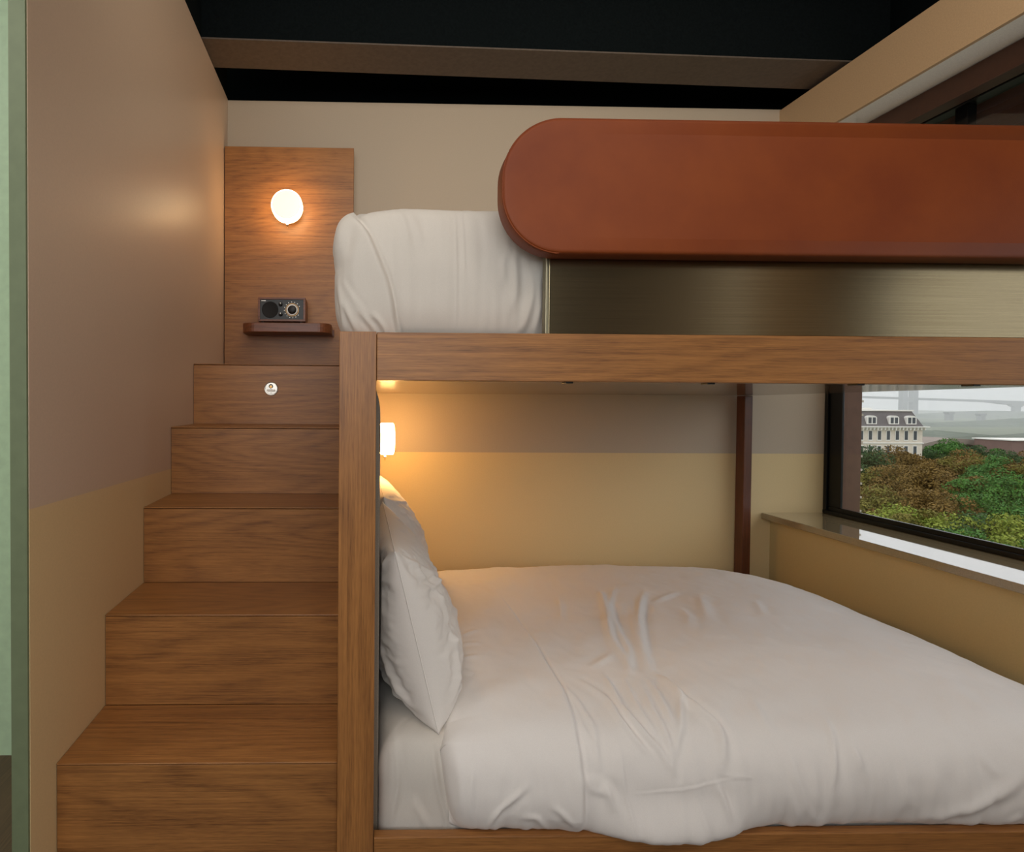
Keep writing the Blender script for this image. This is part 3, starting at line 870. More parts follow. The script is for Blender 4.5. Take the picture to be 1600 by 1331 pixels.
def make_quilt():
    prof = smooth_line([(1.224, .066), (1.208, .070), (1.190, .086), (1.182, .12), (1.183, .165), (1.191, .208), (1.211, .245),
                        (1.250, .278), (1.33, .300), (1.45, .309), (1.7, .315), (2.0, .318), (2.25, .312), (2.42, .293),
                        (2.56, .245), (2.65, .18), (2.69, .10)], 10)
    seg = np.linalg.norm(prof[1:] - prof[:-1], axis=1)
    arcl = np.concatenate([[0], np.cumsum(seg)])
    T = arcl[-1]
    nv = 430
    # finer rows near the front
    tt = np.linspace(0, 1, nv)
    tt = (0.55 * tt + 0.45 * tt ** 1.8) * T
    PY = np.interp(tt, arcl, prof[:, 0])
    PZ = np.interp(tt, arcl, prof[:, 1])
    nu = 460
    uu = np.linspace(0, 1, nu)
    xs = 0.180 + (1.935 - 0.180) * (0.75 * uu + 0.25 * uu ** 1.6)
    X, Tm = np.meshgrid(xs, tt)
    Y = np.repeat(PY[:, None], nu, 1)
    Z = np.repeat(PZ[:, None], nu, 1)
    # far right end falls to the mattress
    u = np.clip((X - 1.40) / 0.545, 0, 1)
    drop = 0.25 * (1 - np.sqrt(1 - u ** 2 * 0.98))
    Z = Z - drop * np.clip((Z - 0.05) / 0.27, 0, 1)
    # slight dome and the dip where the pillows press
    Z = Z + 0.010 * np.exp(-((X - 0.95) / 0.5) ** 2) * np.clip((Y - 1.3) / 0.4, 0, 1)
    Z = Z - 0.022 * np.exp(-((X - 0.2) / 0.35) ** 2) * np.clip((Y - 1.7) / 0.5, 0, 1) - 0.008 * np.clip((Y - 1.9) / 0.4, 0, 1)
    pil = np.exp(-((X - 0.14) / 0.115) ** 2) * np.clip((Y - 1.22) / 0.06, 0, 1)
    Z = Z - 0.035 * pil
    # hem hanging a little over the board
    hang = np.exp(-np.abs((X - 0.672) / 0.150) ** 3)
    lowf = np.clip((0.17 - Z) / 0.10, 0, 1)
    lowf = lowf * lowf * (3 - 2 * lowf)
    Y = Y - 0.034 * hang * lowf + 0.010 * (1 - hang) * lowf
    Z = Z - 0.006 * hang * lowf
    V = np.stack([X, Y, Z], -1).reshape(-1, 3)
    Nn = normals(V, nu, nv)
    if Nn[len(Nn) // 2][2] < 0:
        Nn = -Nn
    P2 = np.stack([X, Tm], -1).reshape(-1, 2)
    def to2(pts):
        out = []
        for (x, y, z) in pts:
            k = np.argmin((prof[:, 0] - y) ** 2 + (prof[:, 1] - z) ** 2)
            out.append((x, arcl[k]))
        return out
    D = np.zeros(len(V))
    for k, (a, w_) in DUVET_STYLE.items():
        D += crease(P2, to2(FOLDS[k]), a * 0.80, w_ * 1.1, 0.75, 0.4)
    # turned down band at the head end lies on top of the rest: an edge
    st_, tpar = step(P2, to2(FOLDS['step']), 0.0125, 0.0024, 0.09)
    d_, s_, t_ = seg_dist(P2, smooth_line(to2(FOLDS['step']), 6))
    if (s_ * (P2[:, 0] < 0.3)).sum() < 0:     # the raised side is the head end
        st_, tpar = step(P2, to2(FOLDS['step'])[::-1], 0.0125, 0.0024, 0.09)
        tpar = 1 - tpar
    D += st_ * np.clip((tpar - 0.10) / 0.35, 0, 1) * np.clip((V[:, 2] - 0.075) / 0.04, 0.25, 1)
    front = np.clip((0.27 - V[:, 2]) / 0.08, 0, 1)
    D += 0.008 * nz(P2, 3.2, 3.2, 2.0)
    D += 0.0036 * nz(P2, 9, 7, 5.0, 3) * (1 - .5 * front)
    D += 0.0042 * nz(P2, 26, 4.5, 8.0, 2) * front
    D += 0.0022 * nz(P2, 15, 6, 3.3, 2) * np.exp(-((P2[:, 0] - 0.72) / 0.28) ** 2)
    # the edge at the head end rolls down onto the mattress
    ex = 0.180 + 0.022 * np.clip((0.26 - V[:, 2]) / 0.2, 0, 1)
    u = np.clip((P2[:, 0] - 0.180) / 0.040, 0, 1)
    D -= 0.050 * (1 - np.sqrt(np.clip(1 - (1 - u) ** 2, 0, 1)))
    endf = np.clip(Tm.reshape(-1) / 0.03, 0, 1)
    V = V + Nn * (D * endf)[:, None]
    V[:, 0] += (ex - 0.180) * np.clip(1 - (P2[:, 0] - 0.18) / 0.12, 0, 1)
    return grid_mesh('duvet', V, nu, nv, M['duvet'], origin=(1.0, 1.9, 0.26))
dv = make_quilt()
tag(dv, 'rumpled white duvet spread over the lower bunk', 'duvet')

def mattress(name, x0, x1, y0, y1, prof, rc, mat, folds, seed, lower_left=0.0, amp=0.002, nfront=420, steps=(), vstripe=0.0):
    """rounded mattress in a fitted sheet; prof: (inset, z) from the bottom to the crown."""
    pr = smooth_line(prof, 7)
    rings = []
    def outline(d):
        r = max(rc - d * 0.6, 0.02)
        X0, X1, Y0, Y1 = x0 + d, x1 - d, y0 + d, y1 - d
        pts = []
        tq = np.linspace(0, 1, nfront)
        fx_ = X0 + r + (X1 - X0 - 2 * r) * (0.45 * tq + 0.55 * tq ** 2)
        pts += [(x, Y0) for x in fx_]
        pts += arc(X1 - r, Y0 + r, r, -PI / 2, 0, 10)[1:]
        pts += [(X1, y) for y in np.linspace(Y0 + r, Y1 - r, 12)[1:]]
        pts += arc(X1 - r, Y1 - r, r, 0, PI / 2, 10)[1:]
        pts += [(x, Y1) for x in np.linspace(X1 - r, X0 + r, 30)[1:]]
        pts += arc(X0 + r, Y1 - r, r, PI / 2, PI, 10)[1:]
        pts += [(X0, y) for y in np.linspace(Y1 - r, Y0 + r, 80)[1:]]
        pts += arc(X0 + r, Y0 + r, r, PI, 1.5 * PI, 26)[1:-1]
        return pts
    V = []
    for d, z in pr:
        for (x, y) in outline(d):
            V.append((x, y, z))
    nu = len(outline(0))
    nv = len(pr)
    V = np.array(V)
    if lower_left:
        hgt = np.clip((V[:, 2] - prof[0][1]) / (prof[-1][1] - prof[0][1]), 0, 1)
        V[:, 2] -= lower_left * hgt * np.clip(1 - (V[:, 0] - x0) / 0.20, 0, 1) ** 2
    G = V.reshape(nv, nu, 3)
    du = np.roll(G, -1, 1) - np.roll(G, 1, 1)
    dv_ = np.gradient(G, axis=0)
    Nn = np.cross(du, dv_)
    Nn /= np.linalg.norm(Nn, axis=2, keepdims=True) + 1e-12
    Nn = Nn.reshape(-1, 3)
    # unrolled front coordinate: X for the front, bends on round the left corner
    P2 = np.stack([V[:, 0] - np.clip(V[:, 1] - (y0 + 0.06), 0, 9) * (V[:, 0] < x0 + 0.2), V[:, 2]], -1)
    D = np.zeros(len(V))
    fr_ = (V[:, 1] < y0 + 0.16)
    for k, (a, w_) in folds.items():
        D += crease(P2, [(p[0], p[2]) for p in FOLDS[k]], a, w_) * fr_
    for (k, h, w_, reach, flip) in steps:
        ln = [(p[0], p[2]) for p in FOLDS[k]]
        if flip:
            ln = ln[::-1]
        sv, _ = step(P2, ln, h, w_, reach)
        D += sv * fr_
    D += amp * nz(P2, 6, 6, seed)
    if vstripe:
        D += vstripe * nz(P2, 30, 2.5, seed + 3) * np.clip((prof[-1][1] - V[:, 2]) / 0.05, 0, 1)
    V = V + Nn * D[:, None]
    o = grid_mesh(name, V, nu, nv, mat, wrap_u=True, origin=((x0 + x1) / 2, (y0 + y1) / 2, prof[0][1]))
    # close the crown and the underside
    bm = bmesh.new()
    bm.from_mesh(o.data)
    bnd = [e for e in bm.edges if e.is_boundary]
    bmesh.ops.holes_fill(bm, edges=bnd, sides=0)
    bmesh.ops.recalc_face_normals(bm, faces=bm.faces)
    bm.to_mesh(o.data)
    bm.free()
    for p in o.data.polygons:
        p.use_smooth = len(p.vertices) == 4
    return o

up_prof = [(.024, 1.1305), (.012, 1.150), (.003, 1.185), (.0, 1.235), (.001, 1.285), (.006, 1.335), (.016, 1.375), (.030, 1.400), (.052, 1.415), (.10, 1.424), (.2, 1.430), (.4, 1.434)]
um = mattress('upper_mattress', -0.052, 1.85, 1.236, 2.695, up_prof, 0.055, M['sheet'],
              {'v1': (.0018, .0028), 'v2': (.0018, .0028), 'v3': (.003, .008), 'v4': (.003, .010), 't1': (.005, .005), 't2': (.005, .005),
               't3': (.005, .005), 't4': (.004, .005), 'r1': (.006, .009), 'r2': (.007, .009), 'r3': (.007, .008), 'r4': (.004, .008), 'w': (.002, .004),
               'tip': (.010, .012)},
              4.0, lower_left=0.030, amp=0.0035, steps=[('foldm', 0.019, 0.0026, 0.07, True)], vstripe=0.0022)
tag(um, 'thick upper bunk mattress in a white fitted sheet behind the leather rail', 'mattress')
lw_prof = [(.0, .035), (.0, .08), (.0, .14), (.0, .19), (.010, .228), (.030, .247), (.07, .256), (.15, .260), (.4, .262)]
lm = mattress('lower_mattress', 0.0495, 1.60, 1.232, 2.50, lw_prof, 0.03, M['sheet'],
              {'s1': (.004, .007), 's2': (.005, .006), 's3': (.004, .008)}, 7.0, amp=0.002, vstripe=0.0035)
tag(lm, 'lower bunk mattress in a white sheet under the duvet beside the post', 'mattress')

def pillow(name, top, bot, y_near, y_far, T, seed, label, lines, lift=0.0):
    """pillow standing on its long edge: a runs along the wall (Y), b from the bottom to the top edge."""
    nu, nv = 190, 150
    a = np.linspace(-1, 1, nu)
    b = np.linspace(-1, 1, nv)
    a = np.sign(a) * (1 - (1 - np.abs(a)) ** 1.35)
    b = np.sign(b) * (1 - (1 - np.abs(b)) ** 1.35)
    Am, Bm = np.meshgrid(a, b)
    out = []
    for side in (1, -1):
        th = T * (np.clip(1 - np.abs(Am) ** 2.8, 0, 1) ** 0.5) * (np.clip(1 - np.abs(Bm) ** np.where(Bm < 0, 3.4, 2.0), 0, 1) ** 0.52)
        # sagging: fuller below
        th = th * (1.0 - 0.16 * Bm)
        P2 = np.stack([Am, Bm], -1).reshape(-1, 2)
        D = 0.008 * nz(P2, 1.8, 1.8, seed + side) + 0.006 * nz(P2, 5.0, 4.0, seed + 4 + side, 3)
        if True:
            for (pl, am, w_) in lines:
                D += crease(P2, pl, am, w_, 0.4)
        ed = np.minimum(1 - np.abs(Am), 1 - np.abs(Bm)).reshape(-1)
        D = D * np.clip(ed / 0.10, 0, 1)
        off = side * (th.reshape(-1) + D)
        # the long edges draw in between the corners
        aa = Am * (1 - 0.055 * (1 - Bm ** 2))
        bb_ = Bm * (1 - 0.075 * (1 - Am ** 2))
        s = (bb_ + 1) / 2
        y = y_near + (y_far - y_near) * (aa + 1) / 2
        x = bot[0] + (top[0] - bot[0]) * s
        z = bot[1] + (top[1] - bot[1]) * s
        lean = Vector((top[0] - bot[0], top[1] - bot[1])).normalized()
        nx, nzz = lean.y, -lean.x
        xx = x.reshape(-1) + off * nx
        zz_ = z.reshape(-1) + off * nzz * 0.5 + lift * (1 - Am.reshape(-1) ** 2) * (1 - Bm.reshape(-1) ** 2)
        # flattened where it presses on the headboard
        xx = np.where(xx < 0.0555, 0.0525 + 0.003 * np.exp(np.clip((xx - 0.0555) / 0.03, -20, 0)), xx)
        out.append(np.stack([xx, y.reshape(-1), zz_], -1))
    V = np.concatenate(out)
    n1 = nu * nv
    f = []
    for k in range(2):
        for j in range(nv - 1):
            for i in range(nu - 1):
                q = (k * n1 + j * nu + i, k * n1 + j * nu + i + 1, k * n1 + (j + 1) * nu + i + 1, k * n1 + (j + 1) * nu + i)
                f.append(q if k == 0 else q[::-1])
    org = Vector((bot[0], (y_near + y_far) / 2, bot[1]))
    me = bpy.data.meshes.new(name)
    me.from_pydata((V - np.array(org)).tolist(), [], f)
    bm = bmesh.new()
    bm.from_mesh(me)
    bmesh.ops.remove_doubles(bm, verts=bm.verts, dist=0.00012)
    bmesh.ops.recalc_face_normals(bm, faces=bm.faces)
    bm.to_mesh(me)
    bm.free()
    o = link(name, me, M['pillow'], None, True)
    o.location = org
    # sewn edge
    ring = []
    for i in range(0, nu, 3):
        ring.append(V[i])
    for j in range(0, nv, 3):
        ring.append(V[j * nu + nu - 1])
    for i in range(nu - 1, -1, -3):
        ring.append(V[(nv - 1) * nu + i])
    for j in range(nv - 1, -1, -3):
        ring.append(V[j * nu])
    cl = [ring[0]]
    for p in ring[1:]:
        if np.linalg.norm(p - cl[-1]) > 0.002:
            cl.append(p)
    bm = tube(bmesh.new(), [tuple(p) for p in cl[:-1]], 0.0016, 6, closed=True)
    obj('sewn_edge', bm, M['pillow'], o, smooth=True)
    tag(o, label, 'pillow', None)
    return o

pl1 = [([(-.95, .9), (-.6, .6), (-.5, .2)], .006, .035), ([(-.9, .95), (-.7, .3), (-.75, -.2)], .007, .04), ([(-.9, .5), (-.6, .42), (-.3, .5)], .007, .035),
       ([(-.95, -.95), (-.6, -.7), (-.2, -.6)], .008, .04), ([(-.9, -.3), (-.5, -.15), (0, -.2)], .005, .04), ([(-.95, -.9), (-.8, -.5), (-.7, -.1)], .007, .035),
       ([(-.2, .9), (-.1, .5), (.1, .2)], .005, .04), ([(.3, -.9), (.2, -.5), (.0, -.2)], .005, .04), ([(-.85, -.75), (-.55, -.82), (-.2, -.8)], .008, .03)]
pillow('pillow', (0.082, 0.655), (0.182, 0.250), 1.262, 1.90, 0.112, 1.0, 'white pillow nearest the post, leaning on the grey headboard', pl1)
pl2 = [([(-.95, .95), (-.6, .5), (-.3, .2)], .008, .04), ([(-.9, .9), (-.5, .8), (.1, .6)], .007, .035), ([(-.8, .95), (-.75, .6), (-.8, .2)], .007, .04),
       ([(-.3, .9), (-.2, .5), (0, .3)], .005, .04), ([(.5, .9), (.4, .4), (.2, .1)], .005, .04)]
pillow('pillow', (0.088, 0.660), (0.190, 0.262), 1.965, 2.61, 0.118, 6.0, 'white pillow behind the other, lit by the lower wall lamp', pl2)

# ------------------------------------------------------------------ outside
G0 = -23.0        # street level
M['grass'] = plain('park_ground', srgb(96, 104, 72), 0.9, nscale=0.05, var=0.2)
struct(obj('ground', B(15, 2600, -600, 3200, G0 - 1, G0), M['grass']))
M['brick'] = plain('brown_brick', srgb(98, 70, 56), 0.8, nscale=30, var=0.15)
M['stone'] = plain('pale_stone', srgb(200, 190, 172), 0.8, nscale=10)
bp = thing('brick_pier', 'brown brick pier outside at the left edge of the window', 'pier', (2.355, 2.74, -0.6))
obj('brickwork', B(2.3235, 2.410, 2.709, 3.3, 0.452, 2.6), M['brick'], bp)
z = 0.47
while z < 1.3:
    obj('tooth_stone', B(2.4102, 2.424, 2.715, 2.75, z, z + 0.010), M['stone'], bp)
    z += 0.066

def leafmat(name, c0, c1):
    m, t, b = newmat(name)
    tc = N(t, 'ShaderNodeTexCoord')
    n1 = noise_tex(t, tc.outputs['Object'], 1.1, 4, 0.7)
    t.links.new(ramp(t, n1, [(0.3, srgb(*c0)), (0.7, srgb(*c1))]), b.inputs['Base Color'])
    b.inputs['Roughness'].default_value = 0.7
    b.inputs['Specular IOR Level'].default_value = 0.2
    return m
LM = {'rust': leafmat('rusty_leaves', (88, 70, 29), (134, 106, 50)), 'olive': leafmat('olive_leaves', (80, 82, 30), (134, 124, 54)),
      'green': leafmat('green_leaves', (42, 82, 32), (84, 132, 50)), 'bright': leafmat('bright_green_leaves', (50, 92, 38), (84, 130, 58)),
      'lime': leafmat('yellow_green_leaves', (92, 112, 34), (150, 158, 62)), 'deep': leafmat('deep_green_leaves', (40, 66, 38), (76, 100, 56))}
M['bark'] = plain('bark', srgb(74, 60, 48), 0.9, nscale=4)

def crown_mesh(seed, R, H, nclump, nleaf, leaf):
    rnd = random.Random(seed)
    vs, fs = [], []
    clumps = []
    for k in range(nclump):
        while True:
            p = Vector((rnd.uniform(-1, 1), rnd.uniform(-1, 1), rnd.uniform(-0.55, 1)))
            if 0.35 < p.length < 1:
                break
        clumps.append((Vector((p.x * R * .72, p.y * R * .72, p.z * H * .5)), rnd.uniform(.26, .42) * R))
    for c, r in clumps:
        for q in range(nleaf):
            d = Vector((rnd.gauss(0, 1), rnd.gauss(0, 1), rnd.gauss(0, 1) + .25)).normalized()
            p = c + Vector((d.x * r, d.y * r, d.z * r * .62)) * rnd.uniform(.72, 1.06)
            nrm = (d + Vector((rnd.uniform(-.8, .8), rnd.uniform(-.8, .8), rnd.uniform(-.8, .8)))).normalized()
            u = nrm.orthogonal().normalized()
            u = Matrix.Rotation(rnd.uniform(0, 2 * PI), 3, nrm) @ u
            v = nrm.cross(u)
            s = leaf * rnd.uniform(.6, 1.3)
            i = len(vs)
            vs += [p + u * s, p + v * s * .55, p - u * s, p - v * s * .55]
            fs.append((i, i + 1, i + 2, i + 3))
    me = bpy.data.meshes.new('crown')
    me.from_pydata([tuple(v) for v in vs], [], fs)
    return me
def trunk_mesh(h):
    bm = bmesh.new()
    lathe(bm, [(0, 0), (.42, 0), (.30, 1.0), (.24, h * .6), (.12, h), (0, h)], (0, 0, 0), (0, 0, 1), 10)
    for k in range(5):
        a = k * 1.3
        tube(bm, [(0, 0, h * .5), (math.cos(a) * 1.2, math.sin(a) * 1.2, h * .72), (math.cos(a) * 2.6, math.sin(a) * 2.6, h * .95)], .09, 6)
    me = bpy.data.meshes.new('trunk')
    bm.to_mesh(me)
    bm.free()
    me.materials.append(M['bark'])
    return me
CR = [crown_mesh(s, 5.0, 8.0, 34, 330, 0.19) for s in (1, 2, 3)]
CRM = {}
TR = trunk_mesh(9.0)
def crown_for(i, kind):
    if (i, kind) not in CRM:
        me = CR[i].copy()
        me.materials.append(LM[kind])
        CRM[(i, kind)] = me
    return CRM[(i, kind)]
def tree(px, dist, top, kind, rad, label, i, rot):
    """px: bearing (X/Y), dist: Y in metres, top: height of the crown's top over the room's floor."""
    H = 8.0 * rad / 5.0
    x, y = px * dist, dist
    o = thing('tree', label, 'tree', (x, y, G0), 'park trees below the window')
    s = rad / 5.0
    cz = top - G0 - H * .5
    c = bpy.data.objects.new('foliage', crown_for(i, kind))
    COL.objects.link(c)
    c.parent = o
    c.location = (0, 0, cz)
    c.scale = (s, s, s)
    c.rotation_euler = (0, 0, rot)
    t_ = bpy.data.objects.new('trunk', TR)
    COL.objects.link(t_)
    t_.parent = o
    t_.scale = (1, 1, max(.4, (cz) / 9.0))
    return o
tree(1.0164, 150, -10.75, 'deep', 5.0, 'deep green tree in the farthest row outside the window, first from the left', 0, 3.56)
tree(1.0799, 150, -9.00, 'deep', 5.5, 'deep green tree in the farthest row outside the window, second from the left', 0, 2.22)
tree(1.1559, 140, -10.52, 'deep', 5.0, 'deep green tree in the farthest row outside the window, third from the left', 2, 2.84)
tree(1.0508, 150, -8.34, 'green', 5.5, 'green tree in the farthest row outside the window, first from the left', 2, 0.39)
tree(1.1150, 148, -10.19, 'green', 5.0, 'green tree in the farthest row outside the window, second from the left', 0, 5.45)
tree(1.1910, 140, -10.82, 'rust', 5.0, 'rusty brown tree in the farthest row outside the window', 1, 1.56)
tree(0.9182, 112, -8.59, 'olive', 5.2, 'olive brown tree in the back row outside the window', 0, 1.15)
tree(0.9527, 108, -7.25, 'rust', 5.0, 'rusty brown tree in the back row outside the window, first from the left', 2, 2.82)
tree(0.9854, 105, -8.44, 'rust', 5.0, 'rusty brown tree in the back row outside the window, second from the left', 2, 2.86)
tree(0.8972, 104, -6.97, 'deep', 5.0, 'deep green tree in the back row outside the window', 2, 5.17)
tree(1.0514, 98, -7.78, 'olive', 4.8, 'olive brown tree in the back middle row outside the window, first from the left', 0, 3.81)
tree(1.1097, 92, -7.85, 'olive', 4.4, 'olive brown tree in the back middle row outside the window, second from the left', 2, 2.34)
tree(1.2029, 84, -6.86, 'olive', 4.4, 'olive brown tree in the back middle row outside the window, third from the left', 0, 4.03)
tree(1.0168, 96, -8.27, 'rust', 4.6, 'rusty brown tree in the back middle row outside the window, first from the left', 0, 0.96)
tree(1.0803, 96, -6.94, 'rust', 4.8, 'rusty brown tree in the back middle row outside the window, second from the left', 2, 0.26)
tree(1.1737, 86, -6.86, 'rust', 4.4, 'rusty brown tree in the back middle row outside the window, third from the left', 0, 4.94)
tree(1.1294, 88, -7.26, 'bright', 4.4, 'bright green tree in the back middle row outside the window', 1, 2.84)
tree(0.9131, 82, -8.45, 'olive', 4.6, 'olive brown tree in the middle row outside the window', 2, 5.52)
tree(0.9477, 80, -8.03, 'rust', 4.6, 'rusty brown tree in the middle row outside the window, first from the left', 1, 4.28)
tree(0.9884, 78, -8.50, 'rust', 4.4, 'rusty brown tree in the middle row outside the window, second from the left', 1, 2.37)
tree(1.0289, 76, -7.81, 'rust', 4.4, 'rusty brown tree in the middle row outside the window, third from the left', 2, 2.67)
tree(1.0697, 74, -8.16, 'rust', 4.2, 'rusty brown tree in the middle row outside the window, fourth from the left', 0, 5.27)
tree(1.1047, 72, -8.15, 'green', 4.2, 'green tree in the middle row outside the window, first from the left', 0, 0.22)
tree(1.1840, 68, -7.86, 'green', 4.0, 'green tree in the middle row outside the window, second from the left', 1, 1.30)
tree(1.1419, 70, -7.89, 'bright', 4.0, 'bright green tree in the middle row outside the window', 2, 2.62)
tree(0.8965, 66, -8.94, 'rust', 4.2, 'rusty brown tree in the front middle row outside the window, first from the left', 2, 5.13)
tree(0.9776, 62, -8.67, 'rust', 4.0, 'rusty brown tree in the front middle row outside the window, second from the left', 1, 3.04)
tree(1.0182, 60, -8.49, 'rust', 4.0, 'rusty brown tree in the front middle row outside the window, third from the left', 1, 3.44)
tree(1.0591, 58, -8.57, 'rust', 3.8, 'rusty brown tree in the front middle row outside the window, fourth from the left', 2, 3.51)
tree(0.9370, 64, -8.63, 'olive', 4.2, 'olive brown tree in the front middle row outside the window', 2, 1.39)
tree(1.0998, 57, -8.39, 'green', 3.8, 'green tree in the front middle row outside the window, first from the left', 1, 4.09)
tree(1.1408, 56, -8.67, 'green', 3.8, 'green tree in the front middle row outside the window, second from the left', 0, 5.14)
tree(1.1817, 55, -8.49, 'bright', 3.6, 'bright green tree in the front middle row outside the window', 2, 4.03)
tree(0.9146, 54, -8.97, 'rust', 3.8, 'rusty brown tree in the front row outside the window', 0, 4.19)
tree(0.9324, 46, -8.54, 'lime', 3.4, 'yellow green tree in the front row outside the window, first from the left', 1, 5.79)
tree(0.9550, 52, -8.42, 'lime', 3.7, 'yellow green tree in the front row outside the window, second from the left', 2, 3.41)
tree(1.0482, 48, -8.46, 'lime', 3.5, 'yellow green tree in the front row outside the window, third from the left', 2, 3.93)
tree(1.1415, 46, -8.16, 'lime', 3.5, 'yellow green tree in the front row outside the window, fourth from the left', 2, 4.99)
tree(1.1884, 45, -8.31, 'lime', 3.4, 'yellow green tree in the front row outside the window, fifth from the left', 2, 1.60)
tree(1.0015, 50, -8.40, 'olive', 3.6, 'olive brown tree in the front row outside the window', 0, 0.38)
tree(1.0948, 47, -8.36, 'deep', 3.5, 'deep green tree in the front row outside the window', 2, 5.94)
tree(0.9790, 44, -8.48, 'lime', 3.4, 'yellow green tree in the nearest row outside the window, first from the left', 0, 2.06)
tree(1.0314, 42, -8.33, 'lime', 3.3, 'yellow green tree in the nearest row outside the window, second from the left', 0, 2.46)
tree(1.1365, 40, -8.34, 'lime', 3.2, 'yellow green tree in the nearest row outside the window, third from the left', 0, 0.12)
tree(1.0840, 41, -8.48, 'green', 3.2, 'green tree in the nearest row outside the window, first from the left', 1, 4.61)
tree(1.1894, 39, -8.46, 'green', 3.2, 'green tree in the nearest row outside the window, second from the left', 0, 0.27)

# ---- mansard-roofed building
M['stucco'] = plain('cream_stucco', srgb(222, 210, 192), 0.8, nscale=2)
M['slate'] = plain('grey_slate_roof', srgb(104, 98, 96), 0.7, nscale=6, var=0.2)
M['white_trim'] = plain('white_painted_trim', srgb(232, 228, 218), 0.7)
M['dark_pane'] = plain('dark_window_pane', srgb(70, 74, 78), 0.25)
BY = 130.0
BX0, BX1 = 115.0, 130.0
hb_ = thing('building', 'cream building with grey mansard roof and white dormer windows beyond the trees', 'building', (122, BY, G0))
ZC = -3.9        # eaves
ZR = -0.45       # flat roof
obj('wall', B(BX0 - 12, BX1, BY, BY + 14, G0, ZC - .3), M['stucco'], hb_)
bm = bmesh.new()
lo = [(BX0 - 12, BY - .1), (BX1 + .1, BY - .1), (BX1 + .1, BY + 14), (BX0 - 12, BY + 14)]
hi = [(BX0 - 12, BY + 1.2), (BX1 - 1.5, BY + 1.2), (BX1 - 1.5, BY + 12.5), (BX0 - 12, BY + 12.5)]
a = [bm.verts.new((x, y, ZC)) for x, y in lo]
b_ = [bm.verts.new((x, y, ZR)) for x, y in hi]
bm.faces.new(a)
bm.faces.new(b_[::-1])
for i in range(4):
    bm.faces.new((a[i], a[(i + 1) % 4], b_[(i + 1) % 4], b_[i]))
bmesh.ops.recalc_face_normals(bm, faces=bm.faces)
obj('mansard_roof', bm, M['slate'], hb_)
bm = bmesh.new()
box(bm, BX0 - 12, BX1 - 1.2, BY + .9, BY + 12.8, ZR, ZR + .3)
box(bm, BX0 - 2, BX0 + 5.2, BY + 2.5, BY + 8, ZR + .3, ZR + .75)
obj('roof_parapet', bm, M['white_trim'], hb_)
bm = bmesh.new()
box(bm, BX0 - 12, BX1 + .9, BY - .9, BY + 14, ZC - .25, ZC)
box(bm, BX0 - 12, BX1 + .4, BY - .4, BY + 14, ZC - .55, ZC - .25)
x = BX0 - 3
while x < BX1:
    box(bm, x, x + .28, BY - .7, BY, ZC - .85, ZC - .25)
    x += .85
obj('cornice', bm, M['white_trim'], hb_)
obj('string_course', B(BX0 - 12, BX1 + .15, BY - .2, BY, ZC - 4.0, ZC - 3.75), M['white_trim'], hb_)
for cx_ in (118.0, 123.2, 127.3):
    d = obj('dormer', prism(bmesh.new(), [(cx_ - 1.15, ZC + .45), (cx_ + 1.15, ZC + .45), (cx_ + 1.15, ZC + 1.9)] + arc(cx_, ZC + 1.9, 1.15, 0, PI, 10, .55)[1:], 'Y', BY - .1, BY + 1.4), M['white_trim'], hb_)
    for s_ in (-.5, .5):
        obj('dormer_window', B(cx_ + s_ - .33, cx_ + s_ + .33, BY - .16, BY - .08, ZC + .65, ZC + 2.0), M['dark_pane'], d)
for k in range(7):
    cx_ = 115.6 + k * 2.1
    wf = obj('window_surround', B(cx_ - .52, cx_ + .52, BY - .1, BY, ZC - 3.4, ZC - .95), M['white_trim'], hb_)
    obj('window_glass', B(cx_ - .36, cx_ + .36, BY - .14, BY - .08, ZC - 3.1, ZC - 1.1), M['dark_pane'], wf)
    wf = obj('window_surround', B(cx_ - .52, cx_ + .52, BY - .1, BY, ZC - 7.0, ZC - 4.4), M['white_trim'], hb_)
    obj('window_glass', B(cx_ - .36, cx_ + .36, BY - .14, BY - .08, ZC - 6.7, ZC - 4.6), M['dark_pane'], wf)

# ---- bridge far off in the haze, viaduct, brick shed, far bank
M['concrete'] = plain('bridge_concrete', srgb(110, 112, 114), 0.8, nscale=.1)
M['far_green'] = plain('far_bank_scrub', srgb(84, 94, 74), 0.9, nscale=.02, var=0.25)
M['viaduct'] = plain('viaduct_concrete', srgb(142, 130, 118), 0.8, nscale=.4)
M['shed'] = plain('red_brown_shed', srgb(124, 98, 90), 0.8, nscale=.3)
YBR = 1150.0
br = thing('bridge', 'grey suspension bridge tower and deck fading in the haze', 'bridge', (1118, YBR, G0))
obj('bridge_deck', prism(bmesh.new(), [(700, 27), (700, 23), (1000, 15.5), (1290, 8), (1325, 4), (1345, 2.5), (1365, 3), (1420, 5), (1900, -6), (1900, -2), (1360, 10.5), (1000, 19.5)], 'Y', YBR, YBR + 16), M['concrete'], br)
obj('tower_leg', B(1102, 1112.5, YBR - 6, YBR + 4, G0, 90), M['concrete'], br)
obj('tower_leg', B(1123, 1133.8, YBR - 6, YBR + 4, G0, 90), M['concrete'], br)
obj('tower_crossbeam', B(1112.5, 1123, YBR - 5, YBR + 3, 7, 16), M['concrete'], br)
def stub(c, hw, za, wide, Y, depth):
    return prism(bmesh.new(), [(c - hw, G0), (c + hw, G0), (c + hw, za - hw * 1.2), (c + hw * wide, za - hw * .5), (c + hw * wide, za), (c - hw * wide, za), (c - hw * wide, za - hw * .5), (c - hw, za - hw * 1.2)], 'Y', Y, Y + depth)
obj('bridge_pier', stub(1346, 6.0, 5, 2.4, YBR - 2, 8), M['concrete'], br)
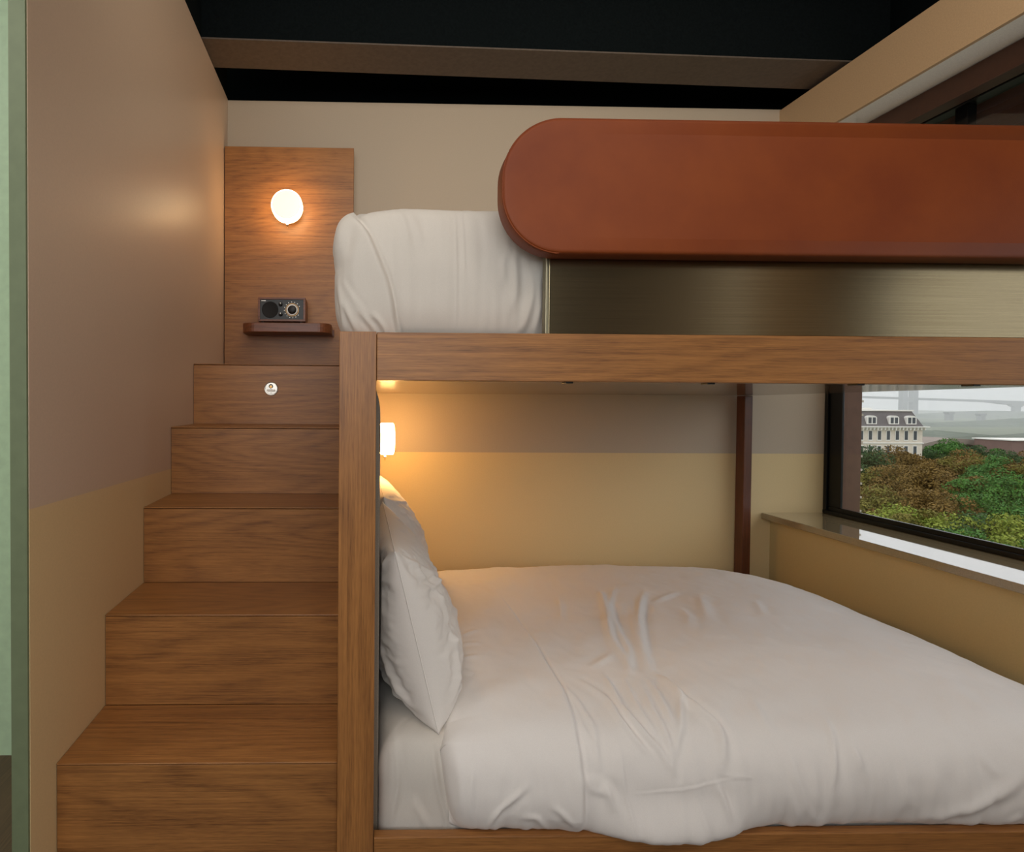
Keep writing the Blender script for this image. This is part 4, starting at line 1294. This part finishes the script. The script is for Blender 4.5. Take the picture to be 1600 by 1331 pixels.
for c, za, lab in ((946.7, -9.5, 'left'), (999.0, -12.0, 'right')):
    o_ = obj('pylon_stub', stub(c, 3.3, za, 1.7, 900, 8), M['concrete'], origin=(c, 904, G0))
    tag(o_, 'lone grey pier standing in the haze, %s of the pair under the bridge' % lab, 'pier', 'lone piers in the haze')
rnd = random.Random(4)
def bank(name, lab, Y, depth, xs, hfun, mat, step_):
    bm = bmesh.new()
    prev = None
    x = xs[0]
    while x <= xs[1]:
        h = hfun(x) + rnd.uniform(-1, 1) * step_ * .18
        ring = [bm.verts.new((x, Y, G0)), bm.verts.new((x, Y + depth * .1, h - 1.5)), bm.verts.new((x, Y + depth * .5, h)), bm.verts.new((x, Y + depth, G0))]
        if prev:
            for k in range(3):
                bm.faces.new((prev[k], ring[k], ring[k + 1], prev[k + 1]))
        prev = ring
        x += step_
    bmesh.ops.recalc_face_normals(bm, faces=bm.faces)
    o = obj(name, bm, mat, origin=((xs[0] + xs[1]) / 2, Y, G0))
    return struct(o)
bank('far_bank', '', 620, 120, (450, 850), lambda x: -17 + 3 * math.sin(x / 40), M['far_green'], 3.0)
bank('far_hills', '', 1050, 300, (800, 1500), lambda x: -21 + (x - 800) * .014 + 3 * math.sin(x / 50), M['far_green'], 6.0)
bank('near_bank', '', 330, 80, (250, 460), lambda x: -17 + 1.5 * math.sin(x / 14), M['far_green'], 1.6)
vd = thing('viaduct', 'low grey concrete viaduct curving behind the trees', 'viaduct', (175, 165, G0))
top = [(169.8, -10.8), (174.7, -9.6), (179.6, -9.0), (184.5, -9.2), (190.5, -10.3), (196.5, -11.8), (215, -12.6)]
bm = prism(bmesh.new(), [(x, z) for x, z in top] + [(x, z - 1.6) for x, z in top[::-1]], 'Y', 170, 180)
obj('roadway', bm, M['viaduct'], vd)
for x in (175.7, 187.5, 199.4):
    obj('column', B(x - .8, x + .8, 173, 177, G0, -12.0), M['viaduct'], vd)
sh = thing('shed', 'long low reddish brown shed with pale roof edge at the right', 'building', (190, 160, G0))
obj('wall', B(183.8, 214, 158, 168, G0, -8.9), M['shed'], sh)
obj('roof_edge', B(183.5, 214, 157.6, 168.4, -8.9, -8.6), M['white_trim'], sh)
# mist lying over the river
m = bpy.data.materials.new('river_mist')
m.use_nodes = True
t = m.node_tree
t.nodes.clear()
out = N(t, 'ShaderNodeOutputMaterial')
vs_ = N(t, 'ShaderNodeVolumeScatter')
vs_.inputs['Color'].default_value = (0.97, 0.98, 1.0, 1)
vs_.inputs['Density'].default_value = 0.0008
vs_.inputs['Anisotropy'].default_value = 0.3
t.links.new(vs_.outputs[0], out.inputs['Volume'])
hz = obj('mist', B(120, 2500, 190, 1700, G0 + .2, 160), m, origin=(1300, 900, 0))
tag(hz, 'grey mist lying over the far river bank and bridge', 'mist')
hz['kind'] = 'stuff'
